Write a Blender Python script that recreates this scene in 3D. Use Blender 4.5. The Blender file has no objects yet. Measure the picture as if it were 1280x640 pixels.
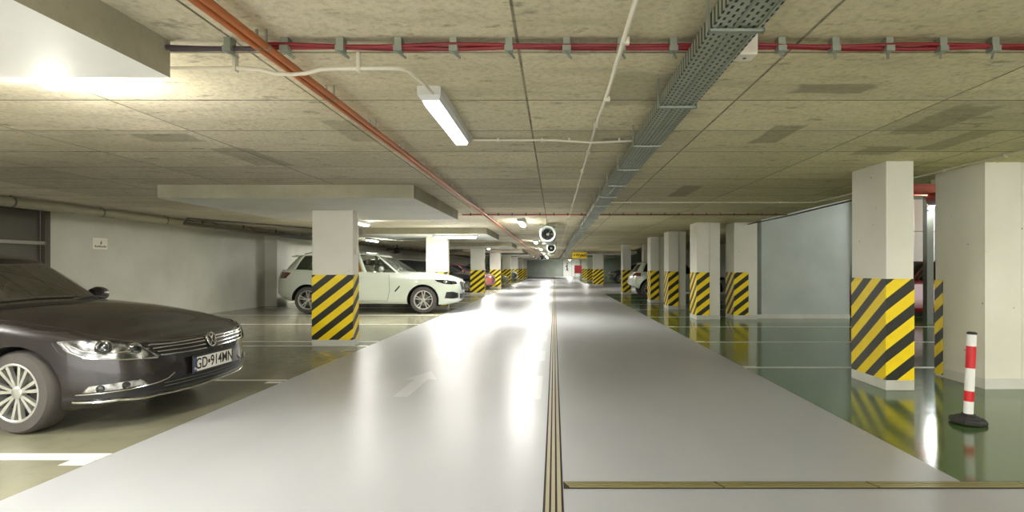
import bpy, bmesh, math, random
from mathutils import Vector, Matrix
from mathutils.bvhtree import BVHTree
random.seed(7)
PI = math.pi
C = bpy.context.scene.collection
sc = bpy.context.scene
# ------------------------------------------------------------------ camera, world, exposure
F, VX, VY, H = 700.0, 693.0, 334.5, 1.2        # focal length in pixels, vanishing point, eye height
cam = bpy.data.cameras.new('camera'); co = bpy.data.objects.new('camera', cam); C.objects.link(co)
cam.sensor_width = 36; cam.lens = 36*F/1280
cam.shift_x = -(VX-640)/1280; cam.shift_y = (VY-320)/1280
cam.clip_start = .05; cam.clip_end = 300
co.location = (0, 0, H); co.rotation_euler = (PI/2, 0, 0)
sc.camera = co
w = bpy.data.worlds.new('world'); sc.world = w; w.use_nodes = True
w.node_tree.nodes['Background'].inputs[0].default_value = (1, .985, .95, 1)
w.node_tree.nodes['Background'].inputs[1].default_value = 2.2
sc.view_settings.view_transform = 'Standard'; sc.view_settings.look = 'None'
sc.view_settings.gamma = 1; sc.view_settings.use_curve_mapping = False
EXPO = 1.28
sc.view_settings.exposure = EXPO
sc.cycles.max_bounces = 10; sc.cycles.diffuse_bounces = 6; sc.cycles.glossy_bounces = 4
sc.cycles.use_denoising = True; sc.cycles.sample_clamp_indirect = 8
LAMP = 30.0        # watts of one lit batten
# unseen end behind the viewer left open, added so world light fills in
pd_ = bpy.data.lights.new('fill_portal', 'AREA'); pd_.shape = 'RECTANGLE'; pd_.size = 18.4; pd_.size_y = 3.2; pd_.cycles.is_portal = True
po_ = bpy.data.objects.new('fill_portal', pd_); C.objects.link(po_); po_.location = (0, -8.95, 1.6); po_.rotation_euler = (PI/2, 0, 0)
# ------------------------------------------------------------------ materials
def s2l(c):
    c = c/255
    return c/12.92 if c <= .04045 else ((c+.055)/1.055)**2.4
def rgb(r, g, b): return (s2l(r), s2l(g), s2l(b), 1)
class NT:
    def __init__(s, name):
        s.m = bpy.data.materials.new(name); s.m.use_nodes = True; s.t = s.m.node_tree
        s.b = s.t.nodes['Principled BSDF']; s.out = s.t.nodes['Material Output']
    def n(s, typ, **kw):
        nd = s.t.nodes.new(typ)
        for k, v in kw.items(): setattr(nd, k, v)
        return nd
    def l(s, a, b): s.t.links.new(a, b)
    def put(s, sock, v):
        if hasattr(v, 'is_linked') or isinstance(v, bpy.types.NodeSocket): s.l(v, sock)
        else: sock.default_value = v
    def math(s, op, a, b=0.0, c=None, clamp=False):
        nd = s.n('ShaderNodeMath', operation=op); nd.use_clamp = clamp
        s.put(nd.inputs[0], a); s.put(nd.inputs[1], b)
        if c is not None: s.put(nd.inputs[2], c)
        return nd.outputs[0]
    def mix(s, fac, a, b, mode='MIX'):
        nd = s.n('ShaderNodeMix', data_type='RGBA', blend_type=mode)
        s.put(nd.inputs[0], fac); s.put(nd.inputs[6], a); s.put(nd.inputs[7], b)
        return nd.outputs[2]
    def coord(s): return s.n('ShaderNodeTexCoord').outputs['Object']
    def shift(s, v):
        nd = s.n('ShaderNodeVectorMath', operation='ADD'); s.l(v, nd.inputs[0]); nd.inputs[1].default_value = (3.7, 1.3, 5.37); return nd.outputs[0]
    def mapping(s, v, sc_=(1, 1, 1)):
        nd = s.n('ShaderNodeMapping'); s.l(v, nd.inputs[0]); nd.inputs['Scale'].default_value = sc_
        return nd.outputs[0]
    def noise(s, v, scale, detail=3, rough=.5):
        nd = s.n('ShaderNodeTexNoise'); s.l(v, nd.inputs['Vector'])
        nd.inputs['Scale'].default_value = scale; nd.inputs['Detail'].default_value = detail; nd.inputs['Roughness'].default_value = rough
        return nd.outputs['Fac']
    def ramp(s, v, a, b, lo=0.0, hi=1.0):
        nd = s.n('ShaderNodeMapRange'); s.l(v, nd.inputs[0])
        nd.inputs[1].default_value = a; nd.inputs[2].default_value = b; nd.inputs[3].default_value = lo; nd.inputs[4].default_value = hi
        return nd.outputs[0]
    def bump(s, h, strength=.3, dist=.01):
        nd = s.n('ShaderNodeBump'); s.l(h, nd.inputs['Height']); nd.inputs['Strength'].default_value = strength; nd.inputs['Distance'].default_value = dist
        s.l(nd.outputs[0], s.b.inputs['Normal'])
    def base(s, v): s.put(s.b.inputs['Base Color'], v)
    def set(s, rough=.5, metal=0.0, spec=.5, coat=0.0):
        s.put(s.b.inputs['Roughness'], rough); s.b.inputs['Metallic'].default_value = metal
        s.b.inputs['Specular IOR Level'].default_value = spec; s.b.inputs['Coat Weight'].default_value = coat
        s.b.inputs['Coat Roughness'].default_value = .04
        return s
def simple(name, col, rough=.5, metal=0.0, spec=.5, coat=0.0, var=.06, scale=8.0):
    t = NT(name); co_ = t.coord(); f = t.noise(co_, scale)
    d = tuple(c*(1-var*2) for c in col[:3])+(1,)
    t.base(t.mix(f, col, d)); t.set(rough, metal, spec, coat)
    return t.m
def emit(name, col, strength, base=(.8, .8, .8, 1)):
    t = NT(name); t.base(base); t.b.inputs['Emission Color'].default_value = col; t.b.inputs['Emission Strength'].default_value = strength
    t.set(.3); return t.m
M = {}
def mat_concrete():
    t = NT('ceiling_concrete'); c = t.coord()
    sep = t.n('ShaderNodeSeparateXYZ'); t.l(c, sep.inputs[0]); X, Y, Z = sep.outputs
    big = t.noise(t.mapping(c, (.5, .5, .5)), 1.0, 4)
    streak = t.noise(t.mapping(c, (.8, 3.4, 1)), 1.6, 6, .65)
    fine = t.noise(c, 28, 4, .65)
    col = t.mix(t.ramp(big, .35, .65), rgb(226, 217, 196), rgb(202, 193, 168))
    col = t.mix(t.ramp(X, -3, 4, 0, .75), col, rgb(208, 198, 136))
    col = t.mix(t.ramp(streak, .5, .72, 0, .4), col, rgb(142, 134, 112))
    col = t.mix(t.ramp(fine, .45, .75, 0, .6), col, rgb(150, 142, 120))
    blot = t.noise(t.mapping(c, (2.2, 4.5, 1)), 2.1, 4, .7)
    col = t.mix(t.ramp(blot, .60, .68, 0, .5), col, rgb(96, 88, 66))
    pale = t.noise(t.mapping(c, (1.5, 3, 1)), 1.3, 6, .75)
    col = t.mix(t.ramp(pale, .58, .70, 0, .5), col, rgb(200, 194, 176))
    # every formwork board has its own tone
    bx = t.math('FLOOR', t.math('DIVIDE', t.math('ADD', X, .17), 1.3)); by = t.math('FLOOR', t.math('DIVIDE', t.math('SUBTRACT', Y, 3.49), .775))
    cv = t.n('ShaderNodeCombineXYZ'); t.l(bx, cv.inputs[0]); t.l(by, cv.inputs[1])
    wn = t.n('ShaderNodeTexWhiteNoise', noise_dimensions='2D'); t.l(cv.outputs[0], wn.inputs['Vector'])
    tone = t.ramp(wn.outputs['Value'], 0, 1, .80, 1.06)
    hs = t.n('ShaderNodeHueSaturation'); t.l(col, hs.inputs['Color']); t.l(tone, hs.inputs['Value']); col = hs.outputs['Color']
    # damp stains with their own outline
    nz = t.noise(c, 5, 3)
    for (x, y, hx, hy, a) in [(1.62, 3.27, .24, .09, .5), (2.75, 4.0, .17, .42, .4), (1.74, 4.4, .12, .3, .5), (1.78, 7.7, .14, .6, .5), (2.9, 5.0, .2, .2, .4),
                              (-3.1, 4.5, .25, .15, .45), (-2.85, 5.3, .2, .45, .4), (.50, 3.3, .2, .33, .35), (.48, 4.6, .1, .1, .4), (3.3, 4.6, .12, .4, .4), (-1.55, 4.3, .12, .35, .35)]:
        dx = t.math('DIVIDE', t.math('ABSOLUTE', t.math('SUBTRACT', X, x)), hx); dy = t.math('DIVIDE', t.math('ABSOLUTE', t.math('SUBTRACT', Y, y)), hy)
        d = t.math('ADD', t.math('MAXIMUM', dx, dy), t.math('MULTIPLY', t.math('SUBTRACT', nz, .5), .5))
        col = t.mix(t.ramp(d, .85, 1.0, a, 0), col, rgb(96, 88, 68))
    # formwork joints
    jx = t.math('ABSOLUTE', t.math('SUBTRACT', t.math('FRACT', t.math('ADD', t.math('DIVIDE', t.math('ADD', X, .17), 1.3), .5)), .5))
    jy = t.math('ABSOLUTE', t.math('SUBTRACT', t.math('FRACT', t.math('ADD', t.math('DIVIDE', t.math('SUBTRACT', Y, 3.49), .775), .5)), .5))
    j = t.math('MAXIMUM', t.ramp(jx, .003, .007, 1, 0), t.ramp(jy, .006, .016, 1, 0))
    jb = t.math('MULTIPLY', j, t.ramp(streak, .3, .6, 1, .55))
    col = t.mix(jb, col, rgb(70, 62, 50))
    t.base(col); t.set(.75, spec=.35)
    t.bump(t.math('SUBTRACT', t.math('ADD', fine, t.math('MULTIPLY', streak, .8)), j), .35, .012)
    return t.m
M['ceiling'] = mat_concrete()
def mat_plain_concrete(name, c1, c2, rough=.75):
    t = NT(name); c = t.coord(); n1 = t.noise(c, 1.6, 5, .6); n2 = t.noise(c, 22, 4, .6)
    col = t.mix(t.ramp(n1, .35, .65), c1, c2)
    col = t.mix(t.ramp(n2, .55, .8, 0, .35), col, tuple(v*.7 for v in c2[:3])+(1,))
    t.base(col); t.set(rough, spec=.3); t.bump(n2, .25, .008); return t.m
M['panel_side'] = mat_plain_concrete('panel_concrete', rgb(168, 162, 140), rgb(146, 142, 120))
def mat_white(name, c1, c2, pits=True):
    t = NT(name); c = t.coord(); n1 = t.noise(c, 1.2, 4); col = t.mix(t.ramp(n1, .35, .7), c1, c2)
    if pits:
        v = t.n('ShaderNodeTexVoronoi'); t.l(c, v.inputs['Vector']); v.inputs['Scale'].default_value = 6.5
        gate = t.noise(c, 2.3, 2)
        p = t.math('MULTIPLY', t.ramp(v.outputs['Distance'], .05, .075, 1, 0), t.ramp(gate, .48, .55))
        col = t.mix(t.math('MULTIPLY', p, .7), col, rgb(120, 112, 95))
    t.base(col); t.set(.6, spec=.4); t.bump(t.noise(c, 14, 3), .12, .01); return t.m
M['white'] = mat_white('white_wall_paint', rgb(226, 224, 210), rgb(212, 210, 194))
M['panel_white'] = mat_white('white_panel_paint', rgb(238, 238, 234), rgb(226, 226, 220), False)
M['wall'] = mat_white('pale_wall_paint', rgb(206, 206, 192), rgb(192, 192, 176))
M['wall_far'] = mat_white('grey_wall_paint', rgb(176, 184, 174), rgb(160, 168, 158), False)
M['alcove'] = mat_white('cool_wall_paint', rgb(186, 194, 188), rgb(172, 180, 172), False)
M['plinth'] = mat_white('plinth_paint', rgb(214, 214, 204), rgb(190, 190, 178), False)
def mat_lane():
    t = NT('lane_coating'); c = t.shift(t.coord()); n1 = t.noise(t.mapping(c, (1, .35, 1)), .8, 3, .5); n2 = t.noise(c, 5, 3, .5)
    col = t.mix(t.ramp(n1, .3, .7), rgb(172, 174, 177), rgb(160, 162, 164))
    col = t.mix(t.ramp(n2, .6, .85, 0, .12), col, rgb(150, 148, 138))
    t.base(col); t.set(t.ramp(n1, .3, .7, .33, .38), spec=.38); t.bump(t.noise(c, 1.2, 1), .012, .01); return t.m
M['lane'] = mat_lane()
def mat_green(name, c1, c2, c3, r0, r1):
    t = NT(name); c = t.shift(t.coord()); n1 = t.noise(t.mapping(c, (.5, 1.3, 1)), 1.0, 4, .5); n2 = t.noise(c, 6, 5, .65)
    col = t.mix(t.ramp(n1, .35, .65), c1, c2); col = t.mix(t.ramp(n2, .5, .75, 0, .5), col, c3)
    t.base(col); t.set(t.ramp(n2, .3, .7, r0, r1), spec=.6); t.bump(t.noise(c, 4, 3), .05, .01); return t.m
M['green'] = mat_green('green_floor_paint', rgb(74, 104, 50), rgb(62, 90, 44), rgb(56, 74, 38), .10, .16)
M['grey_green'] = mat_green('grey_green_floor_paint', rgb(144, 141, 120), rgb(128, 127, 106), rgb(104, 104, 84), .17, .26)
M['line'] = simple('line_paint', rgb(226, 226, 218), .35)
M['dash'] = simple('pale_lane_mark', rgb(192, 193, 194), .36)  # slightly paler marks laid on the lane coating
M['drain_metal'] = simple('drain_metal', rgb(176, 166, 138), .4, .3, scale=30)
M['brass'] = simple('drain_brass', rgb(150, 142, 96), .38, .4, scale=30)
M['slot'] = simple('drain_slot_dark', rgb(36, 24, 16), .7)
M['galv'] = simple('galvanised_steel', rgb(150, 156, 142), .42, .55, scale=20)
M['fan_shell'] = simple('fan_casing', rgb(176, 184, 176), .4, .2)
M['galv_dark'] = simple('dark_galvanised_steel', rgb(96, 100, 88), .5, .5)  # darker grey than the other galvanised parts
M['pvc'] = simple('white_conduit', rgb(214, 208, 188), .45)
M['copper'] = simple('copper_pipe', rgb(204, 122, 70), .38, .35, scale=5, var=.2)
M['red_cable'] = simple('red_cable', rgb(122, 10, 18), .45)
M['dark_cable'] = simple('dark_cable', rgb(66, 54, 58), .5)
M['grey_pipe'] = simple('grey_pipe', rgb(150, 146, 118), .5)
M['brown_pipe'] = simple('dark_pipe', rgb(62, 56, 44), .5)
M['red_paint'] = simple('red_paint', rgb(214, 30, 36), .4)
M['red_steel'] = simple('red_beam_paint', rgb(196, 84, 50), .5)
M['housing'] = simple('lamp_housing', rgb(206, 206, 200), .45)
M['lit'] = emit('lit_diffuser', (1, .98, .93, 1), 75.0)
M['dimlit'] = emit('faint_diffuser', (.93, .88, 1, 1), .8)
M['bulb'] = emit('bright_bulb', (1, 1, .9, 1), 60.0)
M['rubber'] = simple('black_rubber', rgb(44, 42, 40), .7)
M['tyre'] = simple('tyre_rubber', rgb(74, 70, 66), .75, scale=20)
M['black_plastic'] = simple('black_plastic', rgb(22, 22, 22), .4)
M['chrome'] = simple('chrome', rgb(222, 222, 218), .12, 1.0, var=.02)
M['alloy'] = simple('alloy_rim', rgb(196, 196, 190), .3, .75, var=.04)
M['rim_dark'] = simple('rim_shadow', rgb(26, 26, 26), .5)
M['disc'] = simple('brake_disc', rgb(120, 116, 110), .4, .7)
M['sign_yellow'] = simple('sign_yellow', rgb(244, 206, 20), .5)
M['sign_ink'] = simple('sign_ink', rgb(30, 22, 12), .6)
M['sign_red_ink'] = simple('sign_red_ink', rgb(96, 40, 12), .6)
M['paper'] = simple('sign_white', rgb(244, 240, 222), .5)
M['ink_grey'] = simple('faded_ink', rgb(120, 116, 96), .6)
M['gate_dark'] = simple('gate_sheet', rgb(92, 88, 76), .6, .2)
M['gate_frame'] = simple('gate_frame', rgb(150, 146, 130), .5, .2)
M['gate_brown'] = simple('gate_post', rgb(84, 76, 64), .6)
M['seat'] = simple('seat_fabric', rgb(120, 120, 108), .8)
M['dash_plastic'] = simple('dashboard_plastic', rgb(92, 90, 82), .6)
M['under'] = simple('wheel_well', rgb(14, 14, 14), .9)
M['plate_white'] = simple('plate_white', rgb(236, 234, 226), .4)
M['plate_blue'] = simple('plate_blue', rgb(70, 78, 110), .4)
M['orange'] = simple('orange_cloth', rgb(232, 150, 40), .7)
M['sticker'] = simple('windshield_sticker', rgb(70, 80, 70), .6)
def mat_paint(name, col, rough=.22, metal=0.0, coat=1.0):
    return simple(name, col, rough, metal, .5, coat, .03, 3)
M['paint_black'] = mat_paint('black_car_paint', rgb(30, 25, 25), .26, 0, .45)
M['paint_white'] = mat_paint('white_car_paint', rgb(184, 191, 175), .3)
M['paint_silver'] = mat_paint('silver_car_paint', rgb(150, 160, 158), .28, .3)
M['paint_dark'] = mat_paint('dark_car_paint', rgb(40, 46, 46), .25)
M['paint_maroon'] = mat_paint('maroon_car_paint', rgb(128, 70, 70), .28)
M['paint_olive'] = mat_paint('olive_car_paint', rgb(126, 128, 90), .3)
M['paint_red'] = mat_paint('red_car_paint', rgb(132, 12, 30), .28)
def mat_glass(name, tint, spec_tint=(1, 1, 1, 1), f0=.06):
    t = NT(name); tr = t.n('ShaderNodeBsdfTransparent'); tr.inputs[0].default_value = tint
    gl = t.n('ShaderNodeBsdfGlossy'); gl.inputs['Roughness'].default_value = .03
    lw = t.n('ShaderNodeFresnel'); lw.inputs[0].default_value = 1.6
    mx = t.n('ShaderNodeMixShader'); t.l(t.math('ADD', lw.outputs[0], f0, clamp=True), mx.inputs[0]); t.l(tr.outputs[0], mx.inputs[1]); t.l(gl.outputs[0], mx.inputs[2])
    t.l(mx.outputs[0], t.out.inputs[0]); return t.m
M['glass'] = mat_glass('car_glass', (.93, .97, .90, 1))
M['screen'] = mat_glass('windshield_glass', (.93, .97, .90, 1), f0=.34)
M['glass_dark'] = simple('tinted_glass', rgb(22, 28, 27), .06, spec=.8, var=0)
M['lens'] = mat_glass('headlamp_lens', (.95, .95, .95, 1), f0=-.02)
def mat_lampbowl():
    t = NT('headlamp_reflector'); c = t.coord(); n = t.noise(c, 14, 2)
    t.base(t.mix(t.ramp(n, .4, .6), rgb(190, 190, 186), rgb(84, 84, 82))); t.set(.25, .8); return t.m
M['bowl'] = mat_lampbowl()
M['tail'] = simple('tail_lamp_red', rgb(92, 24, 24), .15, coat=1.0)
def mat_stripes(name, sy):
    # diagonal hazard bands that run round the corner: z - .74*(x +- y)
    t = NT(name); c = t.coord(); sep = t.n('ShaderNodeSeparateXYZ'); t.l(c, sep.inputs[0]); X, Y, Z = sep.outputs
    p = t.math('SUBTRACT', Z, t.math('MULTIPLY', t.math('ADD', X, t.math('MULTIPLY', Y, sy)), .78))
    ph = t.math('FRACT', t.math('DIVIDE', p, .252)); a = t.ramp(ph, .50, .515); b = t.ramp(ph, .985, 1.0, 1, 0)
    k = t.math('MULTIPLY', a, b); n = t.noise(c, 12, 4)
    y = t.mix(n, rgb(255, 226, 10), rgb(240, 206, 8)); d = t.mix(n, rgb(46, 48, 36), rgb(34, 36, 28))
    t.base(t.mix(k, y, d)); t.set(.42, spec=.4); return t.m
M['stripes_left'] = mat_stripes('hazard_stripes_left', 1.0)
M['stripes_right'] = mat_stripes('hazard_stripes_right', -1.0)
# ------------------------------------------------------------------ mesh helpers
class MB:
    def __init__(s): s.v = []; s.f = []; s.mi = []
    def add(s, vs, fs, mi=0):
        o = len(s.v); s.v += [tuple(v) for v in vs]; s.f += [tuple(i+o for i in f) for f in fs]; s.mi += [mi]*len(fs)
    def box(s, x0, x1, y0, y1, z0, z1, mi=0):
        s.add([(x0, y0, z0), (x1, y0, z0), (x1, y1, z0), (x0, y1, z0), (x0, y0, z1), (x1, y0, z1), (x1, y1, z1), (x0, y1, z1)],
              [(0, 3, 2, 1), (4, 5, 6, 7), (0, 1, 5, 4), (1, 2, 6, 5), (2, 3, 7, 6), (3, 0, 4, 7)], mi)
    def quad(s, a, b, c, d, mi=0): s.add([a, b, c, d], [(0, 1, 2, 3)], mi)
    def tube(s, pts, r, n=8, mi=0, cap=True):
        pts = [Vector(p) for p in pts]; rings = []
        up = None
        for i, p in enumerate(pts):
            d = (pts[min(i+1, len(pts)-1)]-pts[max(i-1, 0)]).normalized()
            if up is None: up = Vector((0, 0, 1)) if abs(d.z) < .9 else Vector((1, 0, 0))
            a = d.cross(up).normalized(); b = a.cross(d).normalized(); up = b
            rr = r[i] if isinstance(r, (list, tuple)) else r
            rings.append([p+a*(rr*math.cos(2*PI*k/n))+b*(rr*math.sin(2*PI*k/n)) for k in range(n)])
        vs = [v for g in rings for v in g]; fs = []
        for i in range(len(rings)-1):
            for k in range(n): fs.append((i*n+k, i*n+(k+1) % n, (i+1)*n+(k+1) % n, (i+1)*n+k))
        if cap: fs.append(tuple(range(n-1, -1, -1))); fs.append(tuple((len(rings)-1)*n+k for k in range(n)))
        s.add(vs, fs, mi)
    def lathe(s, prof, axis='z', c=(0, 0, 0), n=32, mi=0, closed=False):
        vs = []; fs = []; m = len(prof)
        for k in range(n):
            a = 2*PI*k/n; ca, sa = math.cos(a), math.sin(a)
            for (r, h) in prof:
                p = {'z': (r*ca, r*sa, h), 'y': (r*ca, h, r*sa), 'x': (h, r*ca, r*sa)}[axis]
                vs.append((p[0]+c[0], p[1]+c[1], p[2]+c[2]))
        for k in range(n):
            q = (k+1) % n
            for i in range(m-1 if not closed else m):
                j = (i+1) % m; fs.append((k*m+i, q*m+i, q*m+j, k*m+j))
        s.add(vs, fs, mi)
    def build(s, name, mats, parent=None, smooth=False, bevel=0, merge=False):
        me = bpy.data.meshes.new(name); me.from_pydata(s.v, [], s.f); me.validate()
        if not isinstance(mats, (list, tuple)): mats = [mats]
        for m in mats: me.materials.append(m)
        if len(me.polygons) == len(s.mi):
            for p, k in zip(me.polygons, s.mi): p.material_index = k
        bm = bmesh.new(); bm.from_mesh(me)
        bmesh.ops.remove_doubles(bm, verts=bm.verts, dist=1e-5) if merge else None
        bmesh.ops.recalc_face_normals(bm, faces=bm.faces); bm.to_mesh(me); bm.free()
        o = bpy.data.objects.new(name, me); C.objects.link(o)
        if parent is not None: o.parent = parent
        if smooth:
            for p in me.polygons: p.use_smooth = True
            me.set_sharp_from_angle(angle=math.radians(42))
        if bevel:
            b = o.modifiers.new('bevel', 'BEVEL'); b.width = bevel; b.segments = 2; b.limit_method = 'ANGLE'
        return o
def tag(o, label=None, cat=None, group=None, kind=None):
    if label: o['label'] = label
    if cat: o['category'] = cat
    if group: o['group'] = group
    if kind: o['kind'] = kind
    return o
def empty(name, loc=(0, 0, 0), rz=0):
    o = bpy.data.objects.new(name, None); C.objects.link(o); o.location = loc; o.rotation_euler = (0, 0, rz); o.empty_display_size = .2; return o
def struct(o): o['kind'] = 'structure'; return o
def text(name, body, mat, parent, size, loc, rot, sx=1.0, ext=.0008, off=0.0):
    cu = bpy.data.curves.new(name, 'FONT'); cu.body = body; cu.size = size; cu.extrude = ext; cu.align_x = 'CENTER'; cu.align_y = 'CENTER'; cu.offset = off
    cu.materials.append(mat); t_ = bpy.data.objects.new(name+'_curve', cu); C.objects.link(t_); bpy.context.view_layer.update()
    me = bpy.data.meshes.new_from_object(t_.evaluated_get(bpy.context.evaluated_depsgraph_get())); bpy.data.objects.remove(t_); bpy.data.curves.remove(cu)
    me.name = name
    if not me.materials: me.materials.append(mat)
    o = bpy.data.objects.new(name, me); C.objects.link(o); o.parent = parent; o.location = loc; o.rotation_euler = rot; o.scale = (sx, 1, 1)
    return o
def interp(tab, u):
    if u <= tab[0][0]: return tab[0][1]
    for (a, b), (c, d) in zip(tab, tab[1:]):
        if u <= c:
            t = (u-a)/(c-a); t = t*t*(3-2*t)*.35+t*.65; return b+(d-b)*t
    return tab[-1][1]
# ------------------------------------------------------------------ the room
CZ = 2.243; PZ = 2.075
LX, RX = -2.85, 2.28
# floor: lane, bays and painted lines in one mesh
fm = MB()
def fr(x0, x1, y0, y1, mi, z=0.0): fm.quad((x0, y0, z), (x1, y0, z), (x1, y1, z), (x0, y1, z), mi)
fr(LX, RX, -9, 76, 0); fr(-9, LX, -9, 76, 2); fr(RX, 14, -9, 3.12, 0); fr(RX, 14, 3.12, 25.6, 1); fr(RX, 14, 25.6, 42, 0); fr(RX, 14, 42, 76, 1)
LL = [(3.55, .13), (5.96, .07), (8.57, .07), (9.08, .06), (11.85, .08), (14.1, .08), (16.7, .1), (19.2, .1), (21.6, .1), (24.0, .1), (26.6, .1), (29.1, .1), (31.6, .1), (34, .1), (36.5, .1), (39, .1)]
for y, wd in LL: fr(-8.6, LX, y-wd/2, y+wd/2, 3, .0015)
for y in (3.45, 5.86): fr(LX-.16, LX, y-.06, y+.03, 3, .002)
for y in (6.72, 9.02, 11.32, 13.6, 16.0, 18.3, 20.7, 23.1):
    fr(RX, 14, y-.05, y+.05, 3, .0015); fr(RX, RX+.16, y-.02, y+.1, 3, .002)
y = 5.1
for a, b in ((5.1, 6.2), (7.2, 8.05), (9.1, 9.95), (11.2, 12.0), (13.2, 14.0)): fr(-.215, -.125, a, b, 4, .0015)
fr(-1.5, -1.36, 5.2, 6.05, 4, .0012); fm.add([(-1.6, 6.0, .0012), (-1.26, 6.0, .0012), (-1.43, 6.5, .0012)], [(0, 1, 2)], 4)
struct(fm.build('floor', [M['lane'], M['green'], M['grey_green'], M['line'], M['dash']]))
# slab overhead
cm = MB()
cm.box(-8.0, 4.5, -9, 76, CZ, 3.3); cm.box(4.5, 9.2, -9, 6.26, CZ, 3.3)
cm.box(-9.4, -8.0, -9, 76, 2.62, 3.3); cm.box(4.5, 14.2, 6.26, 76, 3.2, 3.4)
struct(cm.build('ceiling', M['ceiling']))
def panel(n, x0, x1, y0, y1):
    b = MB(); b.box(x0, x1, y0, y1, PZ, CZ)
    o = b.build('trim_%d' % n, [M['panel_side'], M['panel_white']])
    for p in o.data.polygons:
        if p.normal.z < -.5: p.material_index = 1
    struct(o)
LC = [8.53, 16.1, 24.6, 32.0, 39.5, 47.0, 54.5, 62.0]
panel(1, -5.0, -1.77, -.6, 2.58)
for i, y in enumerate(LC): panel(2+i, -5.0, -1.77, y-1.48, y+1.75)
panel(20, 2.0, 5.2, 35.5, 38.8); panel(21, 2.0, 5.2, 46.5, 49.8); panel(22, 2.0, 5.2, 55.5, 58.8)
# walls
b = MB(); b.box(-9.2, -9.0, 10.0, 76, 0, 2.62); b.box(-9.2, -9.0, -9, 7.4, 0, 2.62); b.box(-9.2, -9, 7.4, 10.0, 2.28, 2.62); b.box(-9.0, -8.62, 17.4, 18.1, 0, 2.62)
struct(b.build('wall_left', M['wall']))
b = MB(); b.box(-11.4, -11.2, 5.5, 12, 0, 2.62); struct(b.build('wall_left_recess', M['gate_dark']))
b = MB(); b.box(-9.2, 14.2, 76, 76.3, 0, 3.3); struct(b.build('wall_back', M['wall_far']))
b = MB(); b.box(4.26, 4.62, 5.54, 6.26, 0, CZ); b.box(4.632, 9.0, 5.55, 6.26, 0, CZ)
struct(b.build('wall_right', M['white']))
b = MB(); b.box(4.252, 4.26, 5.535, 6.12, 0, .1); b.box(4.252, 9.0, 5.53, 5.54, 0, .1); struct(b.build('baseboard_right', M['plinth']))
b = MB(); b.box(4.252, 4.262, 6.14, 6.265, .02, 1.06); struct(b.build('trim_30', M['stripes_right']))
b = MB(); b.box(9.0, 9.2, -9, 6.26, 0, CZ); struct(b.build('wall_right_side', M['wall']))
b = MB(); b.box(4.88, 6.96, 13.2, 13.5, 0, 3.2); b.box(6.96, 14.0, 15.4, 15.6, 0, 3.2); b.box(6.86, 6.96, 13.5, 15.4, 0, 3.2); struct(b.build('wall_right_alcove', M['alcove']))
b = MB(); b.box(4.70, 6.96, 13.185, 13.2, 0, .1); struct(b.build('baseboard_alcove', M['plinth']))
b = MB(); b.box(14.0, 14.2, 6.2, 76, 0, 3.2); struct(b.build('wall_right_outer', M['wall']))
# door at the far end of the lane
d = empty('door_1', (2.35, 76, 0)); struct(d)
b = MB(); b.box(-1.15, 1.1, -.06, 0, 0, 2.22); b.build('door_leaf', M['panel_white'], d)
b = MB(); b.box(-1.2, -1.15, -.08, 0, 0, 2.24); b.box(1.1, 1.15, -.08, 0, 0, 2.24); b.box(-.02, .0, -.065, -.06, 0, 2.2); b.build('door_frame', M['galv_dark'], d)
b = MB(); b.lathe([(0, -.01), (.09, -.01), (.09, .01), (0, .01)], 'y', (-.62, -.07, 1.72), 12)
b.tube([(-.62, -.07, 1.6), (-.62, -.07, 1.15)], .07); b.tube([(-.62, -.07, 1.15), (-.5, -.07, .75)], .06); b.tube([(-.62, -.07, 1.15), (-.75, -.07, .8)], .05); b.tube([(-.62, -.07, 1.5), (-.85, -.07, 1.3)], .05)
b.build('figure_symbol', M['sign_ink'], d)
# ------------------------------------------------------------------ columns
def column(x0, x1, y0, y1, top, mat, label, group=None, bx=None, ext=None, loc_band=None):
    cx = (x0+x1)/2; cy = (y0+y1)/2; hx = (x1-x0)/2; hy = (y1-y0)/2
    r = empty('concrete_column', (cx, cy, 0)); tag(r, label, 'column', group)
    b = MB(); b.box(-hx, hx, -hy, hy, .098, top)
    if ext: b.box(hx+.02, hx+ext, -hy+.05, hy, .098, top)
    b.build('shaft', M['white'], r, bevel=.006)
    b = MB(); e = .004; b.box(-hx-e, hx+e if not bx else hx*bx, -hy-e, hy+e, .1, 1.09); b.build('hazard_band', mat, r)
    b = MB(); b.box(-hx-.005, hx+.005, -hy-.005, hy+.005, 0, .1)
    if ext: b.box(hx+.005, hx+ext+.004, -hy+.045, hy, 0, .1)
    b.build('plinth', M['plinth'], r, bevel=.006)
    return r
lbl = ['white concrete column with black and yellow band, nearest on the left, left of the lane',
       'overexposed white column with hazard band rising behind the bonnet of the white SUV',
       'third column on the left, hazard band beside the dark car with the silver wheel',
       'fourth column on the left, behind the maroon car nose', 'fifth column on the left, beside the olive car',
       'sixth column on the left, next to the distant black car', 'seventh column on the left, far down the garage', 'last column on the left, close to the far grey wall']
for i, y in enumerate(LC):
    c_ = column(-3.69, -3.07, y, y+.25, PZ, M['stripes_left'], lbl[i])
    if i == 0:
        b = MB(); b.box(.31, .345, .0, .06, 1.40, 1.52); bx_ = b.build('switch_box', M['pvc'], c_, bevel=.005)
        b = MB(); b.tube([(.325, .03, 1.5), (.325, .03, PZ-.002)], .011); b.build('conduit', M['pvc'], c_)
column(3.24, 3.51, 5.47, 6.10, CZ, M['stripes_right'], 'big white column with hazard band, nearest on the right beside the red and white post')
column(3.28, 3.57, 12.9, 13.55, CZ, M['stripes_right'], 'white column with hazard band left of the deep gap before the alcove wall', ext=.26)
column(4.15, 4.68, 12.92, 13.55, CZ, M['stripes_right'], 'broad white pier whose hazard band covers only its left half, beside the alcove wall', bx=.24)
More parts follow.
